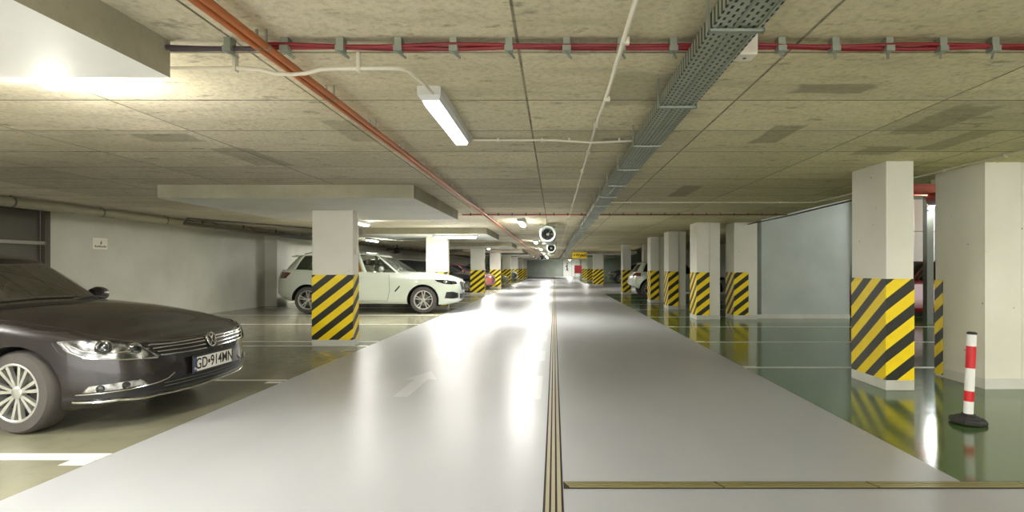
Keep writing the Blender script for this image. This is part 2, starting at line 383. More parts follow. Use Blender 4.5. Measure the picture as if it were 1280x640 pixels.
column(3.28, 3.57, 16.1, 16.75, CZ, M['stripes_right'], 'white column with hazard band and narrow side fin, second of the right-hand row behind', ext=.22)
column(3.28, 3.57, 19.1, 19.75, CZ, M['stripes_right'], 'white column with hazard band partly hiding the white compact hatchback', ext=.22)
column(3.05, 3.42, 25.0, 25.65, CZ, M['stripes_right'], 'slim white column with yellow edge just left of the white hatchback')
column(4.0, 4.35, 25.0, 25.65, CZ, M['stripes_right'], 'pale column rising behind the roof of the white hatchback')
column(2.56, 3.24, 37.0, 37.4, PZ, M['stripes_right'], 'distant wide column with hazard band, right of the lane end')
column(2.8, 3.34, 48, 48.4, PZ, M['stripes_right'], 'distant shaded column between the wide one and the lit one')
column(2.8, 3.34, 57, 57.4, PZ, M['stripes_right'], 'distant brightly lit column beside the red cabinet')
# ------------------------------------------------------------------ lamps
def batten(x, y, label, lit=True, group='lit ceiling battens along the lane', power=None, L=1.2, rz=0):
    r = empty('ceiling_light', (x, y, CZ), rz); tag(r, label, 'ceiling light', group)
    hw = .068
    b = MB(); a = L/2
    b.add([(-hw, -a, 0), (hw, -a, 0), (hw, a, 0), (-hw, a, 0), (-hw, -a, -.05), (hw, -a, -.05), (hw, a, -.05), (-hw, a, -.05),
           (-hw*.8, -a+.03, -.07), (hw*.8, -a+.03, -.07), (hw*.8, a-.03, -.07), (-hw*.8, a-.03, -.07)],
          [(0, 1, 2, 3), (0, 1, 5, 4), (1, 2, 6, 5), (2, 3, 7, 6), (3, 0, 4, 7), (4, 5, 9, 8), (5, 6, 10, 9), (6, 7, 11, 10), (7, 4, 8, 11), (8, 9, 10, 11)])
    b.build('housing', M['housing'], r)
    b = MB(); q = .05
    b.add([(-q, -a+.05, -.07), (q, -a+.05, -.07), (q, a-.05, -.07), (-q, a-.05, -.07), (-q*.8, -a+.07, -.095), (q*.8, -a+.07, -.095), (q*.8, a-.07, -.095), (-q*.8, a-.07, -.095)],
          [(0, 1, 5, 4), (1, 2, 6, 5), (2, 3, 7, 6), (3, 0, 4, 7), (4, 5, 6, 7)])
    b.build('diffuser', M['lit'] if lit else M['dimlit'], r)
    if power != 0:
        ld = bpy.data.lights.new('batten_light', 'AREA'); ld.shape = 'RECTANGLE'; ld.size = .1; ld.size_y = L-.1; ld.energy = power or LAMP
        ld.color = (1, .985, .94); lo = bpy.data.objects.new('batten_light', ld); C.objects.link(lo); lo.parent = r; lo.location = (0, 0, -.1)
    return r
batten(-.72, 3.81, 'long white ceiling light overhead near the viewer, fed by a bent conduit', lit=False, group=None, power=8)
for i, y in enumerate((12.5, 21.7, 30.0, 39.0, 48.0, 57.0)):
    batten(-.72, y, ['glowing ceiling light in front of the nearest jet fan', 'glowing ceiling light left of the second jet fan', 'glowing ceiling light just beyond the second jet fan',
                     'distant ceiling light beyond the third jet fan', 'distant ceiling light over the far lane', 'farthest ceiling light over the lane'][i])
batten(-4.3, 12.3, 'ceiling light hidden behind the nearest left column', group='ceiling lights over the left bays', power=LAMP*.35)
o_ = batten(-2.62, 14.82, 'white light fitting under the slab panel in front of the second left column', group=None, power=LAMP*1.25, rz=PI/2); o_.location.z = PZ
for i, y in enumerate((28.6, 43.2)):
    batten(-3.4, y, ['ceiling light over the left bays before the fourth column', 'ceiling light over the left bays before the sixth column'][i], group='ceiling lights over the left bays', power=LAMP*1.6)
batten(-6.6, 20.3, 'ceiling light over the left bays behind the white SUV', group='ceiling lights over the left bays')
batten(2.0, 72.5, 'ceiling light in front of the far white door', group='lit ceiling battens by the far door', power=LAMP*3)
batten(3.0, 52.5, 'ceiling light just before the brightly lit far column', group='lit ceiling battens by the far door', power=LAMP*1.4)
batten(6.2, 31, 'ceiling light over the right cross aisle', group='ceiling lights out of sight')
batten(2.2, -3.4, 'added fill light behind the viewer on the right', group='ceiling lights out of sight', power=LAMP*2.8)  # unseen battens from here down are added fill light
o_ = batten(-3.2, .7, 'added fill light under the near left slab panel outside the frame', group='ceiling lights out of sight', power=LAMP*1.7); o_.location.z = PZ  # added to light column sides from the left
batten(-.7, -2.6, 'added fill light behind the viewer over the lane', group='ceiling lights out of sight', power=LAMP*1.5)  # added out of view to brighten the lane from behind
batten(-6.3, 2.2, 'added fill light outside the frame on the left', group='ceiling lights out of sight', power=LAMP*2.6)  # added side light from the left, out of view
batten(6.5, 2.6, 'added fill light right of the viewer outside the frame', group='ceiling lights out of sight', power=LAMP)  # added fill from the right, out of view
# round bright lamp at top left
r = empty('round_ceiling_lamp', (-2.62, 2.92, CZ)); tag(r, 'dazzling round ceiling lamp at the edge of the top left slab panel', 'lamp')
b = MB(); b.lathe([(0, 0), (.085, 0), (.085, -.03), (.07, -.04), (0, -.04)], 'z', n=24); b.build('lamp_base', M['housing'], r, smooth=True)
b = MB(); b.lathe([(.062, -.038), (.07, -.06), (.06, -.09), (.035, -.11), (0, -.117)], 'z', n=24); b.build('globe', M['bulb'], r, smooth=True)
ld = bpy.data.lights.new('lamp_light', 'POINT'); ld.energy = 26; ld.shadow_soft_size = .05; ld.color = (1, .97, .85)
lo = bpy.data.objects.new('lamp_light', ld); C.objects.link(lo); lo.parent = r; lo.location = (0, 0, -.17)
# wall lamp on the steel post in the gap at right
r = empty('post_lamp', (8.02, 12.0, 2.47)); tag(r, 'small glaring lamp in the gap right of the big column', 'lamp')
b = MB(); b.lathe([(0, .0), (.05, .0), (.06, -.03), (.05, -.06)], 'y', n=20); b.build('lamp_base', M['housing'], r, smooth=True)
b = MB(); b.lathe([(.05, -.06), (.045, -.09), (.02, -.11), (0, -.115)], 'y', n=20); b.build('bulb', M['bulb'], r, smooth=True)
ld = bpy.data.lights.new('lamp_light', 'POINT'); ld.energy = 26; ld.shadow_soft_size = .06; ld.color = (.90, .96, 1)
lo = bpy.data.objects.new('lamp_light', ld); C.objects.link(lo); lo.parent = r; lo.location = (0, -.2, 0)
b = MB(); b.box(8.0, 8.14, 12.02, 12.16, 0, 2.98); tag(b.build('steel_post', M['galv_dark']), 'dark steel post carrying the small lamp in the gap at right', 'post')
b = MB(); b.box(4.7, 9.5, 11.7, 11.78, 2.74, 2.92); b.box(4.7, 9.5, 11.64, 11.84, 2.72, 2.74); b.box(4.7, 9.5, 11.64, 11.84, 2.92, 2.94)
tag(b.build('steel_beam', M['red_steel']), 'orange red steel beam high in the gap right of the big column', 'beam')
b = MB(); b.lathe([(0, 0), (.14, 0), (.14, .5), (0, .5)], 'y', (7.9, 11.2, 2.62), 24); tag(b.build('red_pipe', simple('dark_red_pipe', rgb(120, 30, 20), .4), smooth=True), 'dark red round pipe end under the orange beam', 'pipe')
b = MB(); b.box(7.5, 8.46, 12.45, 12.62, 1.34, 2.72)
r = empty('boxed_duct', (0, 0, 0)); tag(r, 'white boxed duct with a seam seen through the gap right of the big column', 'duct')
b.build('casing', M['panel_white'], r, bevel=.01)
b = MB(); b.box(7.5, 8.46, 12.445, 12.45, 2.0, 2.012); b.build('seam', M['galv_dark'], r)
b = MB(); b.lathe([(0, -.01), (.05, -.01), (.05, 0), (0, 0)], 'y', (8.3, 12.45, 1.45), 16); b.build('round_port', M['galv'], r)
for x in (8.4, 7.6): b = MB(); b.box(x, x+.04, 12.5, 12.56, 2.72, 3.2); b.build('hanger', M['galv_dark'], r)
# ------------------------------------------------------------------ ceiling services
def clamps(parent, xs, y, z, n='clamp'):
    for x in xs:
        b = MB(); b.box(x-.016, x+.016, y-.022, y+.022, z+.02, CZ-.001); b.box(x-.019, x+.019, y-.03, y+.014, z-.005, z+.02)
        b.tube([(x-.012, y-.025, z+.0), (x+.022, y+.03, z-.018)], .006, 6); b.build(n, M['galv'], parent)
r = empty('cable_run', (0, 2.55, 0)); tag(r, 'red cable bundle clipped across the ceiling in front', 'cable')
xs_c = [(p-VX)*2.58/F for p in (292, 362, 430, 501, 569, 637, 708, 775, 839, 972, 1038, 1104, 1170, 1234, 1300, 1366)]
for k, (dy, dz, rr, mt, x0, x1) in enumerate([(0, 0, .011, 'red_cable', -1.3, 4.4), (.018, .006, .009, 'red_cable', -1.3, 4.4), (-.014, .010, .008, 'red_cable', -1.3, 4.4),
                                              (0, .0, .012, 'dark_cable', -1.765, -1.28), (.02, .006, .010, 'dark_cable', -1.765, -1.28), (.036, .02, .008, 'galv', -1.765, 4.4)]):
    n_ = int((x1-x0)/.1)
    pts = [(x0+(x1-x0)*i/n_, dy+.006*math.sin(i*.9+k*2), 2.202+dz*.6+.004*math.sin(i*.6+k)) for i in range(n_+1)]
    b = MB(); b.tube(pts, rr, 8); b.build('cable' if mt != 'galv' else 'carrier_rail', M[mt], r, smooth=True)
clamps(r, xs_c, 0.0, 2.183)
r = empty('cable_run', (0, 10.7, 0)); tag(r, 'thin orange red conduit clipped across the ceiling farther down', 'cable')
b = MB(); b.tube([(-1.765, 0, 2.212), (.6, 0, 2.212)],   .013, 8); b.build('conduit', simple('orange_conduit', rgb(182, 84, 52), .5), r, smooth=True)
b = MB(); b.tube([(.6, 0, 2.212), (4.45, 0, 2.212)], .013, 8); b.build('conduit', simple('brown_conduit', rgb(120, 62, 44), .5), r, smooth=True)
for i in range(23):
    x = -1.6+i*.265; b = MB(); b.box(x-.012, x+.012, -.02, .02, 2.192, CZ-.001); b.build('clamp', M['galv_dark'], r)
# bent white conduit to the near light
r = empty('white_conduit', (0, 0, 0)); tag(r, 'bent white conduit running to the near ceiling light', 'conduit')
pts = [(-1.86, 2.72, 2.168), (-1.5, 2.72, 2.168), (-1.42, 2.72, 2.162), (-1.36, 2.72, 2.143), (-1.28, 2.72, 2.138), (-1.21, 2.72, 2.143), (-1.14, 2.72, 2.162), (-1.06, 2.72, 2.168), (-.80, 2.72, 2.168), (-.755, 2.73, 2.17), (-.725, 2.77, 2.175), (-.705, 3.0, 2.19), (-.70, 3.22, 2.2)]
b = MB(); b.tube(pts, .010, 8); b.build('tube', M['pvc'], r, smooth=True)
for x in (-1.55, -.95): b = MB(); b.box(x-.008, x+.008, 2.705, 2.735, 2.15, CZ-.001); b.build('clip', M['pvc'], r)
r = empty('white_conduit', (0, 0, 0)); tag(r, 'white conduit from the near ceiling light to the cable tray', 'conduit')
b = MB(); b.tube([(-.65, 4.5, 2.225), (0, 4.5, 2.224), (.3, 4.5, 2.205), (.75, 4.5, 2.222)], .009, 8); b.build('tube', M['pvc'], r, smooth=True)
for x in (-.45, -.1, .12, .52): b = MB(); b.box(x-.008, x+.008, 4.485, 4.515, 2.212, CZ-.001); b.build('clip', M['pvc'], r)
r = empty('white_conduit', (.29, 0, 0)); tag(r, 'long white conduit running down the garage left of the cable tray', 'conduit')
b = MB(); b.tube([(0, .5, 2.15), (0, 3.0, 2.15), (.01, 3.5, 2.20), (.01, 3.8, 2.222), (.01, 30, 2.222)], .011, 8)
b.build('tube', M['pvc'], r, smooth=True)
for i in range(24):
    y = 1.6+i*.72+(i*i*.03); b = MB(); b.box(-.016+.008, .016+.008, y-.01, y+.01, 2.207 if y > 3.6 else 2.137, 2.165 if y < 3.6 else CZ-.001); b.build('clip', M['pvc'], r)
r = empty('white_conduit', (0, 8.8, 0)); tag(r, 'thin white conduit crossing the ceiling to the right from the tray', 'conduit')
b = MB(); b.tube([(.85, 0, 2.224), (4.1, 0, 2.224)], .010, 8); b.build('tube', M['pvc'], r, smooth=True)
for i in range(7): x = 1.2+i*.47; b = MB(); b.box(x-.01, x+.01, -.015, .015, 2.21, CZ-.001); b.build('clip', M['pvc'], r)
r = empty('white_conduit', (4.1, 0, 0)); tag(r, 'white conduit running lengthwise above the big right column', 'conduit')
b = MB(); b.tube([(0, 1.5, 2.224), (0, 8.8, 2.224)], .011, 8); b.build('tube', M['pvc'], r, smooth=True)
for i in range(9): y = 1.9+i*.8; b = MB(); b.box(-.016, .016, y-.01, y+.01, 2.208, CZ-.001); b.build('clip', M['pvc'], r)
b = MB(); b.tube([(4.44, 7.2, 2.2), (4.44, 8.9, 2.2), (4.47, 10.6, 2.19), (4.47, 13.0, 2.2)], .012, 8)
tag(b.build('dark_cable', M['brown_pipe'], smooth=True), 'dark cable along the slab edge right of the big column', 'cable')
# copper pipes
for k, x in enumerate((-1.302, -1.261)):
    r = empty('copper_pipe', (x, 0, 0)); tag(r, ['left copper pipe of the pair slanting across the ceiling', 'right copper pipe of the pair slanting across the ceiling'][k], 'pipe', 'copper pipe pair')
    b = MB(); b.tube([(0, .3, 2.168), (0, 60, 2.168)], .0165, 10); b.build('tube', M['copper'], r, smooth=True)
    for i in range(22):
        y = 1.7+i*.75; b = MB(); b.lathe([(.0178, -.006), (.0178, .006)], 'y', (0, y, 2.168), 12); b.box(-.004, .004, y-.005, y+.005, 2.186, CZ-.001); b.build('clamp', M['galv'], r)
# cable tray
r = empty('cable_tray', (.68, 0, 0)); tag(r, 'perforated galvanised cable tray hung along the ceiling', 'cable tray')
def mat_tray():
    t = NT('perforated_tray'); c = t.coord(); sep = t.n('ShaderNodeSeparateXYZ'); t.l(c, sep.inputs[0]); X, Y, Z = sep.outputs
    row = t.math('DIVIDE', X, .026); ri = t.math('FLOOR', row)
    fx = t.math('ABSOLUTE', t.math('SUBTRACT', t.math('FRACT', row), .5))
    fy = t.math('ABSOLUTE', t.math('SUBTRACT', t.math('FRACT', t.math('ADD', t.math('DIVIDE', Y, .045), t.math('MULTIPLY', ri, .5))), .5))
    k = t.math('MULTIPLY', t.ramp(fx, .17, .22, 1, 0), t.ramp(fy, .24, .29, 1, 0))
    n = t.noise(c, 6, 3)
    t.base(t.mix(k, t.mix(n, rgb(168, 174, 156), rgb(128, 134, 114)), rgb(40, 44, 32))); t.set(.4, .3); return t.m
M['tray'] = mat_tray()
b = MB(); b.box(-.09, .09, .5, 62, 2.10, 2.104); b.build('tray_floor', M['tray'], r)
b = MB(); b.box(-.094, -.090, .5, 62, 2.095, 2.155); b.box(-.094, -.078, .5, 62, 2.093, 2.097); b.build('side_rail', M['tray'], r)
b = MB(); b.box(.090, .094, .5, 62, 2.095, 2.155); b.box(.078, .094, .5, 62, 2.093, 2.097); b.build('side_rail', M['tray'], r)
b = MB(); b.box(-.012, -.004, .5, 62, 2.09, 2.10); b.build('centre_rib', M['galv'], r)
for i, dx in enumerate((-.05, -.02, .02, .055)):
    b = MB(); b.tube([(dx+.008*math.sin(j*1.3+i), .5+j*.8, 2.115) for j in range(77)], .010, 6); b.build('laid_cable', M['brown_pipe'] if i % 2 else M['galv_dark'], r)
for i in range(30):
    y = 2.1+i*1.0
    b = MB(); b.box(-.105, .105, y-.012, y+.012, 2.082, 2.092); b.box(-.108, -.100, y-.012, y+.012, 2.082, CZ-.001); b.box(.100, .108, y-.012, y+.012, 2.082, CZ-.001); b.build('hanger', M['galv'], r)
r = empty('junction_box', (.835, 2.46, 2.12)); tag(r, 'small white junction box beside the cable tray', 'junction box')
b = MB(); b.box(-.045, .045, -.045, .045, 0, CZ-2.12-.001); b.build('box_body', M['pvc'], r, bevel=.008)
b = MB(); b.lathe([(0, -.003), (.008, -.003), (.008, 0), (0, 0)], 'z', n=12); b.build('screw', M['galv_dark'], r)
# pipes along the left wall
r = empty('wall_pipe', (-7.86, 0, 0)); tag(r, 'fat pale pipe running below the ceiling along the left wall', 'pipe')
b = MB(); b.tube([(0, -8, 2.15), (0, 60, 2.15)], .075, 14); b.build('tube', M['grey_pipe'], r, smooth=True)
for i in range(30):
    y = 8.1+i*1.6; b = MB(); b.lathe([(.079, -.02), (.079, .02)], 'y', (0, y, 2.15), 16); b.box(-.006, .006, y-.01, y+.01, 2.22, CZ-.001); b.build('pipe_clamp', M['galv_dark'], r)
r = empty('wall_pipe', (-7.66, 0, 0)); tag(r, 'thin dark pipe running beside the fat pipe on the left', 'pipe')
b = MB(); b.tube([(0, 11.6, 2.12), (0, 60, 2.12)], .032, 10); b.tube([(0, 11.6, 2.12), (.25, 11.3, 2.19), (1.6, 14.2, 2.19)], .02, 8); b.build('tube', M['brown_pipe'], r, smooth=True)
for i in range(16): y = 12.2+i*1.6; b = MB(); b.box(-.01, .01, y-.015, y+.015, 2.14, CZ-.001); b.build('hanger', M['brown_pipe'], r)
r = empty('pipe_valve', (-7.3, 26, 2.0)); tag(r, 'black valve cluster hanging from the ceiling behind the white SUV', 'valve')
b = MB(); b.lathe([(0, -.12), (.1, -.12), (.14, -.03), (.14, .03), (.1, .12), (0, .12)], 'x', n=16); b.build('body', M['black_plastic'], r, smooth=True)
b = MB(); b.tube([(0, 0, 0), (0, 0, CZ-2.0-.002)], .03); b.tube([(-.5, 0, .05), (.3, 0, .05)], .03); b.build('stem', M['brown_pipe'], r)
b = MB(); b.lathe([(.07, -.01), (.09, -.01), (.09, .01), (.07, .01)], 'z', (-.12, 0, -.14), 16, closed=True); b.tube([(-.12, 0, -.14), (0, 0, -.05)], .015); b.build('hand_wheel', M['black_plastic'], r)
# gate in the left wall
r = empty('metal_gate', (-9.02, 8.7, 0)); tag(r, 'dark sheet metal gate set in the left wall behind the black car', 'gate')
b = MB()
for i in range(6): y0 = -1.2+i*.40; b.box(-.06-(i % 2)*.03, -.03-(i % 2)*.03, y0, y0+.39, .05, 2.22)
b.build('sheet', M['gate_dark'], r)
b = MB(); b.box(-.05, .03, -1.28, 1.22, 1.60, 1.66); b.build('rail', M['gate_frame'], r, bevel=.005)
b = MB(); b.box(-.05, .03, .17, .25, 0, 2.26); b.build('post', M['gate_frame'], r)
b = MB(); b.box(-.05, .03, 1.18, 1.29, 0, 2.26); b.build('post', M['gate_brown'], r)
b = MB(); b.box(-.05, .03, -1.29, 1.18, 2.22, 2.27); b.build('top_rail', M['gate_frame'], r)
# small notice on left wall
r = empty('wall_notice', (-9.0, 11.09, 1.2+30*11.09/F)); tag(r, 'small white notice with a figure on the left wall', 'sign')
b = MB(); b.box(0, .006, -.18, .18, -.11, .11); b.build('plate', M['paper'], r)
b = MB(); b.add([(.008, .02, .07), (.008, -.005, -.0), (.008, .045, -.0)], [(0, 1, 2)]); b.box(.006, .008, .01, .03, -.02, .0); b.build('pictogram', M['ink_grey'], r)
b = MB()
for i in range(8): y = -.13+i*.036; b.box(.006, .008, y, y+.024, -.075, -.075+(.03 if i % 3 else .04))
b.build('lettering', M['ink_grey'], r)
# jet fans
def jet_fan(x, y, label, L=1.8):
    zc = CZ-.27; r = empty('jet_fan', (x, y, zc)); tag(r, label, 'fan', 'jet fans hanging over the lane')
    b = MB(); b.lathe([(.138, 0), (.155, -.03), (.178, -.035), (.19, -.015), (.19, .5), (.2, .52), (.2, L-.5), (.19, L-.48), (.19, L), (.138, L), (.138, 0)], 'y', n=36); b.build('casing', M['fan_shell'], r, smooth=True)
    b = MB(); b.lathe([(0, .2), (.137, .2), (.137, .22), (0, .22)], 'y', n=28); b.build('duct_shadow', M['black_plastic'], r)
    b = MB(); b.lathe([(0, .1), (.03, .11), (.04, .15), (.04, .2)], 'y', n=20); b.build('motor_hub', M['galv'], r, smooth=True)
    for k in range(7):
        a = 2*PI*k/7; p = []
        for (rr, da, yy) in ((.035, -.25, .12), (.035, .25, .17), (.118, .30, .18), (.118, -.12, .13)): p.append((rr*math.cos(a+da), yy, rr*math.sin(a+da)))
        p += [(q[0], q[1]+.004, q[2]) for q in p]
        b = MB(); b.add(p, [(0, 1, 2, 3), (7, 6, 5, 4), (0, 1, 5, 4), (1, 2, 6, 5), (2, 3, 7, 6), (3, 0, 4, 7)]); b.build('blade', M['galv_dark'], r)
    for yy in (.35, L-.35):
        b = MB(); b.box(-.2, -.185, yy, yy+.04, -.02, .269); b.box(.185, .2, yy, yy+.04, -.02, .269); b.box(-.2, .2, yy, yy+.04, .215, .23); b.build('bracket', M['galv'], r)
    b = MB(); b.box(-.14, .14, .25, .6, -.235, -.19); b.build('terminal_box', M['galv'], r, bevel=.01)
jet_fan(-.15, 12.9, 'nearest and largest round jet fan under the lane ceiling')
jet_fan(-.12, 22, 'second jet fan behind and right of the nearest one')
jet_fan(-.98, 43, 'farthest jet fan, tiny above the end of the lane')
# exit sign
r = empty('exit_sign', (1.45, 32.2, CZ-.33)); tag(r, 'yellow hanging exit sign with dark lettering over the lane', 'sign')
b = MB(); b.box(-.42, .42, 0, .04, -.17, .17); b.build('board', M['sign_yellow'], r)
b = MB(); b.tube([(-.3, .02, .17), (-.3, .02, .329)], .008); b.tube([(.3, .02, .17), (.3, .02, .329)], .008); b.build('hanger', M['galv_dark'], r)
text('lettering', 'Wyjazd', M['sign_ink'], r, .22, (.09, -.003, 0), (PI/2, 0, 0), .9, off=.008)
b = MB(); b.add([(-.37, -.004, 0), (-.28, -.004, .05), (-.28, -.004, -.05)], [(0, 1, 2)]); b.box(-.29, -.22, -.005, -.002, -.014, .014); b.build('arrow', M['sign_ink'], r)
# red cabinet
r = empty('hose_cabinet', (2.42, 57.0, .62)); tag(r, 'red cabinet standing beside the brightly lit far column', 'cabinet')
b = MB(); b.box(-.37, .37, 0, .25, 0, .82); b.build('body', M['red_paint'], r, bevel=.01)
b = MB(); b.box(-.33, .33, -.015, 0, .04, .78); b.build('door', M['red_paint'], r, bevel=.01)
for x in (-.33, .29): b = MB(); b.box(x, x+.04, .1, .14, -.62, 0); b.build('leg', M['galv_dark'], r)
# ------------------------------------------------------------------ floor drains
def drain_long():
    r = empty('floor_drain', (0, 0, 0)); tag(r, 'slotted metal drain channel running the length of the lane', 'drain')
    b = MB(); b.box(-.058, .047, -.5, 75, .0005, .002); b.build('channel', M['slot'], r)
    xs = [(-.0495, -.0325), (-.0225, -.0035), (.0065, .0265)]
    xs = [(-.046, -.027), (-.0165, .0035), (.0145, .0355)]
    for y0 in range(0, 26):
        b = MB()
        for a, c in xs: b.box(a, c, -.5+y0*3, 2.492+y0*3, .002, .005)
        b.build('grate', M['drain_metal'], r)
drain_long()
r = empty('floor_drain', (0, 3.085, 0)); tag(r, 'brass toned drain channel crossing the floor to the right', 'drain')
b = MB(); b.box(.05, 8.99, -.05, .05, .0015, .003); b.build('channel', M['slot'], r)
x = .07
while x < 8.8:
    x1 = min(x+.845, 8.98); b = MB()
    for a, c in ((-.038, -.018), (-.011, .009), (.016, .038)): b.add([(x-.4*a, a, .003), (x1-.4*a-.012, a, .003), (x1-.4*c-.012, c, .003), (x-.4*c, c, .003), (x-.4*a, a, .006), (x1-.4*a-.012, a, .006), (x1-.4*c-.012, c, .006), (x-.4*c, c, .006)],
                                                                     [(0, 3, 2, 1), (4, 5, 6, 7), (0, 1, 5, 4), (1, 2, 6, 5), (2, 3, 7, 6), (3, 0, 4, 7)])
    b.build('grate', M['brass'], r); x = x1
# ------------------------------------------------------------------ delineator post
r = empty('delineator_post', (3.19, 4.32, 0)); tag(r, 'red and white striped marker post on a round black foot', 'post'); r.rotation_euler = (0, math.radians(2.5), 0); r.location.z = .006
b = MB(); b.lathe([(0, 0), (.125, 0), (.127, .02), (.118, .034), (.085, .036), (.08, .05), (.05, .056), (.045, .07), (0, .07)], 'z', n=8); b.build('foot', M['rubber'], r)
b = MB(); zs = [.06, .165, .245, .42, .59, .682]
for i in range(5): b.lathe([(.033, zs[i]), (.033, zs[i+1])], 'z', n=24, mi=i % 2)
b.build('tube', [M['panel_white'], M['red_paint']], r, smooth=True)
b = MB(); b.lathe([(.034, .68), (.034, .695), (.02, .70), (0, .70)], 'z', n=24); b.build('cap', M['rubber'], r, smooth=True)
# ------------------------------------------------------------------ cars
def cr(p0, p1, p2, p3, t):
    return tuple(.5*((2*b)+(-a+c)*t+(2*a-5*b+4*c-d)*t*t+(-a+3*b-3*c+d)*t**3) for a, b, c, d in zip(p0, p1, p2, p3))
def spline(pts, k):
    out = []; n = len(pts); m0 = (pts[1][0], -pts[1][1]); m1 = (pts[-2][0], -pts[-2][1])     # symmetric ends
    ext = [m0]+list(pts)+[m1]
    for i in range(n-1):
        for j in range(k): out.append(cr(ext[i], ext[i+1], ext[i+2], ext[i+3], j/k))
    out.append(tuple(pts[-1])); return out
class Car:
    def __init__(s, P, name, loc, rz, label, paint, detail=True):
        s.P = P; s.paint = paint; s.root = empty(name, loc, rz); tag(s.root, label, 'car', None); s.detail = detail
        s.body(); s.cabin()
        for u in (P['uf'], P['ur']):
            for sd in (-1, 1): s.wheel(u, sd, P.get('steer', 0) if u == P['uf'] else 0)
    def body(s):
        P = s.P; half = spline(P['plan'], 5)
        loop = half + [(u, -y) for (u, y) in reversed(half[1:-1])]; n = len(loop); L = P['L']
        b = MB(); vs = []; fs = []; rings = 0
        for (q, df, dr, dy) in P['prof']:
            for (u, y) in loop:
                wf = max(0, 1-u/.95)**1.4; wr = max(0, 1-(L-u)/.8)**1.4
                uu = u+df*wf-dr*wr; z0 = interp(P['bot'], u); z1 = interp(P['sh'], u)
                vs.append((-uu, y*(1-dy), z0+(z1-z0)*q))
            rings += 1
        q, df, dr, dy = P['prof'][-1]
        for rr in (.94, .84, .68, .48, .25, .0):
            for (u, y) in loop:
                wf = max(0, 1-u/.95)**1.4; wr = max(0, 1-(L-u)/.8)**1.4
                k = (1-rr)
                uu = u+(df+.05*min(1, k*6))*wf-(dr+.05*min(1, k*6))*wr
                z = interp(P['sh'], u)+interp(P['crown'], u)*(1-rr**2.6)
                vs.append((-uu, y*(1-dy)*rr, z))
            rings += 1
        for i in range(rings-1):
            for k in range(n): fs.append((i*n+k, i*n+(k+1) % n, (i+1)*n+(k+1) % n, (i+1)*n+k))
        fs.append(tuple(range(n)))
        b.add(vs, fs); o = b.build('body', [s.paint, M['under']], s.root, merge=True)
        cb = MB(); ra = P['r']*P.get('arch', 1.16); W = P['W']
        for u in (P['uf'], P['ur']):
            for sd in (-1, 1): cb.lathe([(0, sd*(W-.30)), (ra, sd*(W-.30)), (ra, sd*(W+.3)), (0, sd*(W+.3))], 'y', (-u, 0, P['r']), 40, 1)
        cut = cb.build('cut', [M['under'], M['under']], s.root, merge=True)
        md = o.modifiers.new('b', 'BOOLEAN'); md.operation = 'DIFFERENCE'; md.object = cut; md.solver = 'EXACT'
        bpy.context.view_layer.update(); dg = bpy.context.evaluated_depsgraph_get()
        me = bpy.data.meshes.new_from_object(o.evaluated_get(dg)); o.modifiers.clear()
        if len(me.polygons) > 100: o.data = me
        bpy.data.objects.remove(cut)
        for p in o.data.polygons: p.use_smooth = True
        o.data.set_sharp_from_angle(angle=math.radians(38)); s.bo = o
        s.bvh = BVHTree.FromPolygons([v.co.copy() for v in o.data.vertices], [tuple(p.vertices) for p in o.data.polygons])
    def snap(s, p, off):
        q, nrm, i, d = s.bvh.find_nearest(Vector((-p[0], p[1], p[2])))
        if q is None: return Vector((-p[0], p[1], p[2]))
        c = Vector((-s.P['L']/2, 0, .5))
        if (q-c).dot(nrm) < 0: nrm = -nrm
        return q+nrm*off
    def patch(s, name, A, B, mat, off=.004, n=14, m=5, parent=None, back=-.006):
        def at(pl, t):
            k = t*(len(pl)-1); i = min(int(k), len(pl)-2); f = k-i
            return Vector(pl[i]).lerp(Vector(pl[i+1]), f)
        vs = []; fs = []
        for j in range(m+1):
            for i in range(n+1):
                p = at(A, i/n).lerp(at(B, i/n), j/m); edge = 0 if (i in (0, n) or j in (0, m)) else 1
                vs.append(s.snap(p, off))
        for j in range(m):
            for i in range(n): fs.append((j*(n+1)+i, j*(n+1)+i+1, (j+1)*(n+1)+i+1, (j+1)*(n+1)+i))
        # skirt into the body
        ring = [i for i in range(n+1)]+[j*(n+1)+n for j in range(1, m+1)]+[m*(n+1)+i for i in range(n-1, -1, -1)]+[j*(n+1) for j in range(m-1, 0, -1)]
        base = len(vs)
        for i in ring:
            q, nrm, _, _ = s.bvh.find_nearest(vs[i]); d = (vs[i]-q); d = d.normalized() if d.length > 1e-6 else Vector((0, 0, 0))
            vs.append(q+d*back)
        for a in range(len(ring)): c = (a+1) % len(ring); fs.append((ring[a], ring[c], base+c, base+a))
        b = MB(); b.add(vs, fs); return b.build(name, mat, parent or s.root, smooth=True)
    def stroke(s, name, pts, r, mat, off=.0, parent=None, n=8, sub=10):
        out = []
        for a, c in zip(pts, pts[1:]):
            for k in range(sub): out.append(s.snap(Vector(a).lerp(Vector(c), k/sub), off))
        out.append(s.snap(pts[-1], off)); b = MB(); b.tube(out, r, n); return b.build(name, mat, parent or s.root, smooth=True)
    def cabin(s):
        P = s.P; G = P['cab']; K = 6; bs = spline(G['base'], K); tp = spline(G['top'], K); nb = len(bs)
        S = [0, .05, .12, .3, .5, .7, .86, .93, 1.0]; sh = interp
        def pt(k, q, sg):
            (u0, y0), (u1, y1) = bs[k], tp[k]; z0 = interp(P['sh'], u0)-.03; z1 = interp(G['z'], u1)
            zc = z0+(interp(P['crown'], u0)*(1-(abs(y0)/P['W'])**2.6)) if abs(y0) < P['W'] else z0
            z0 = zc
            bow = math.sin(q*PI)*.018
            u = u0+(u1-u0)*q; y = y0+(y1-y0)*q
            return (-u-(-bow if False else 0), sg*(y+bow*(1 if abs(y0) > .5 else 0)), z0+(z1-z0)*q+bow*.6)
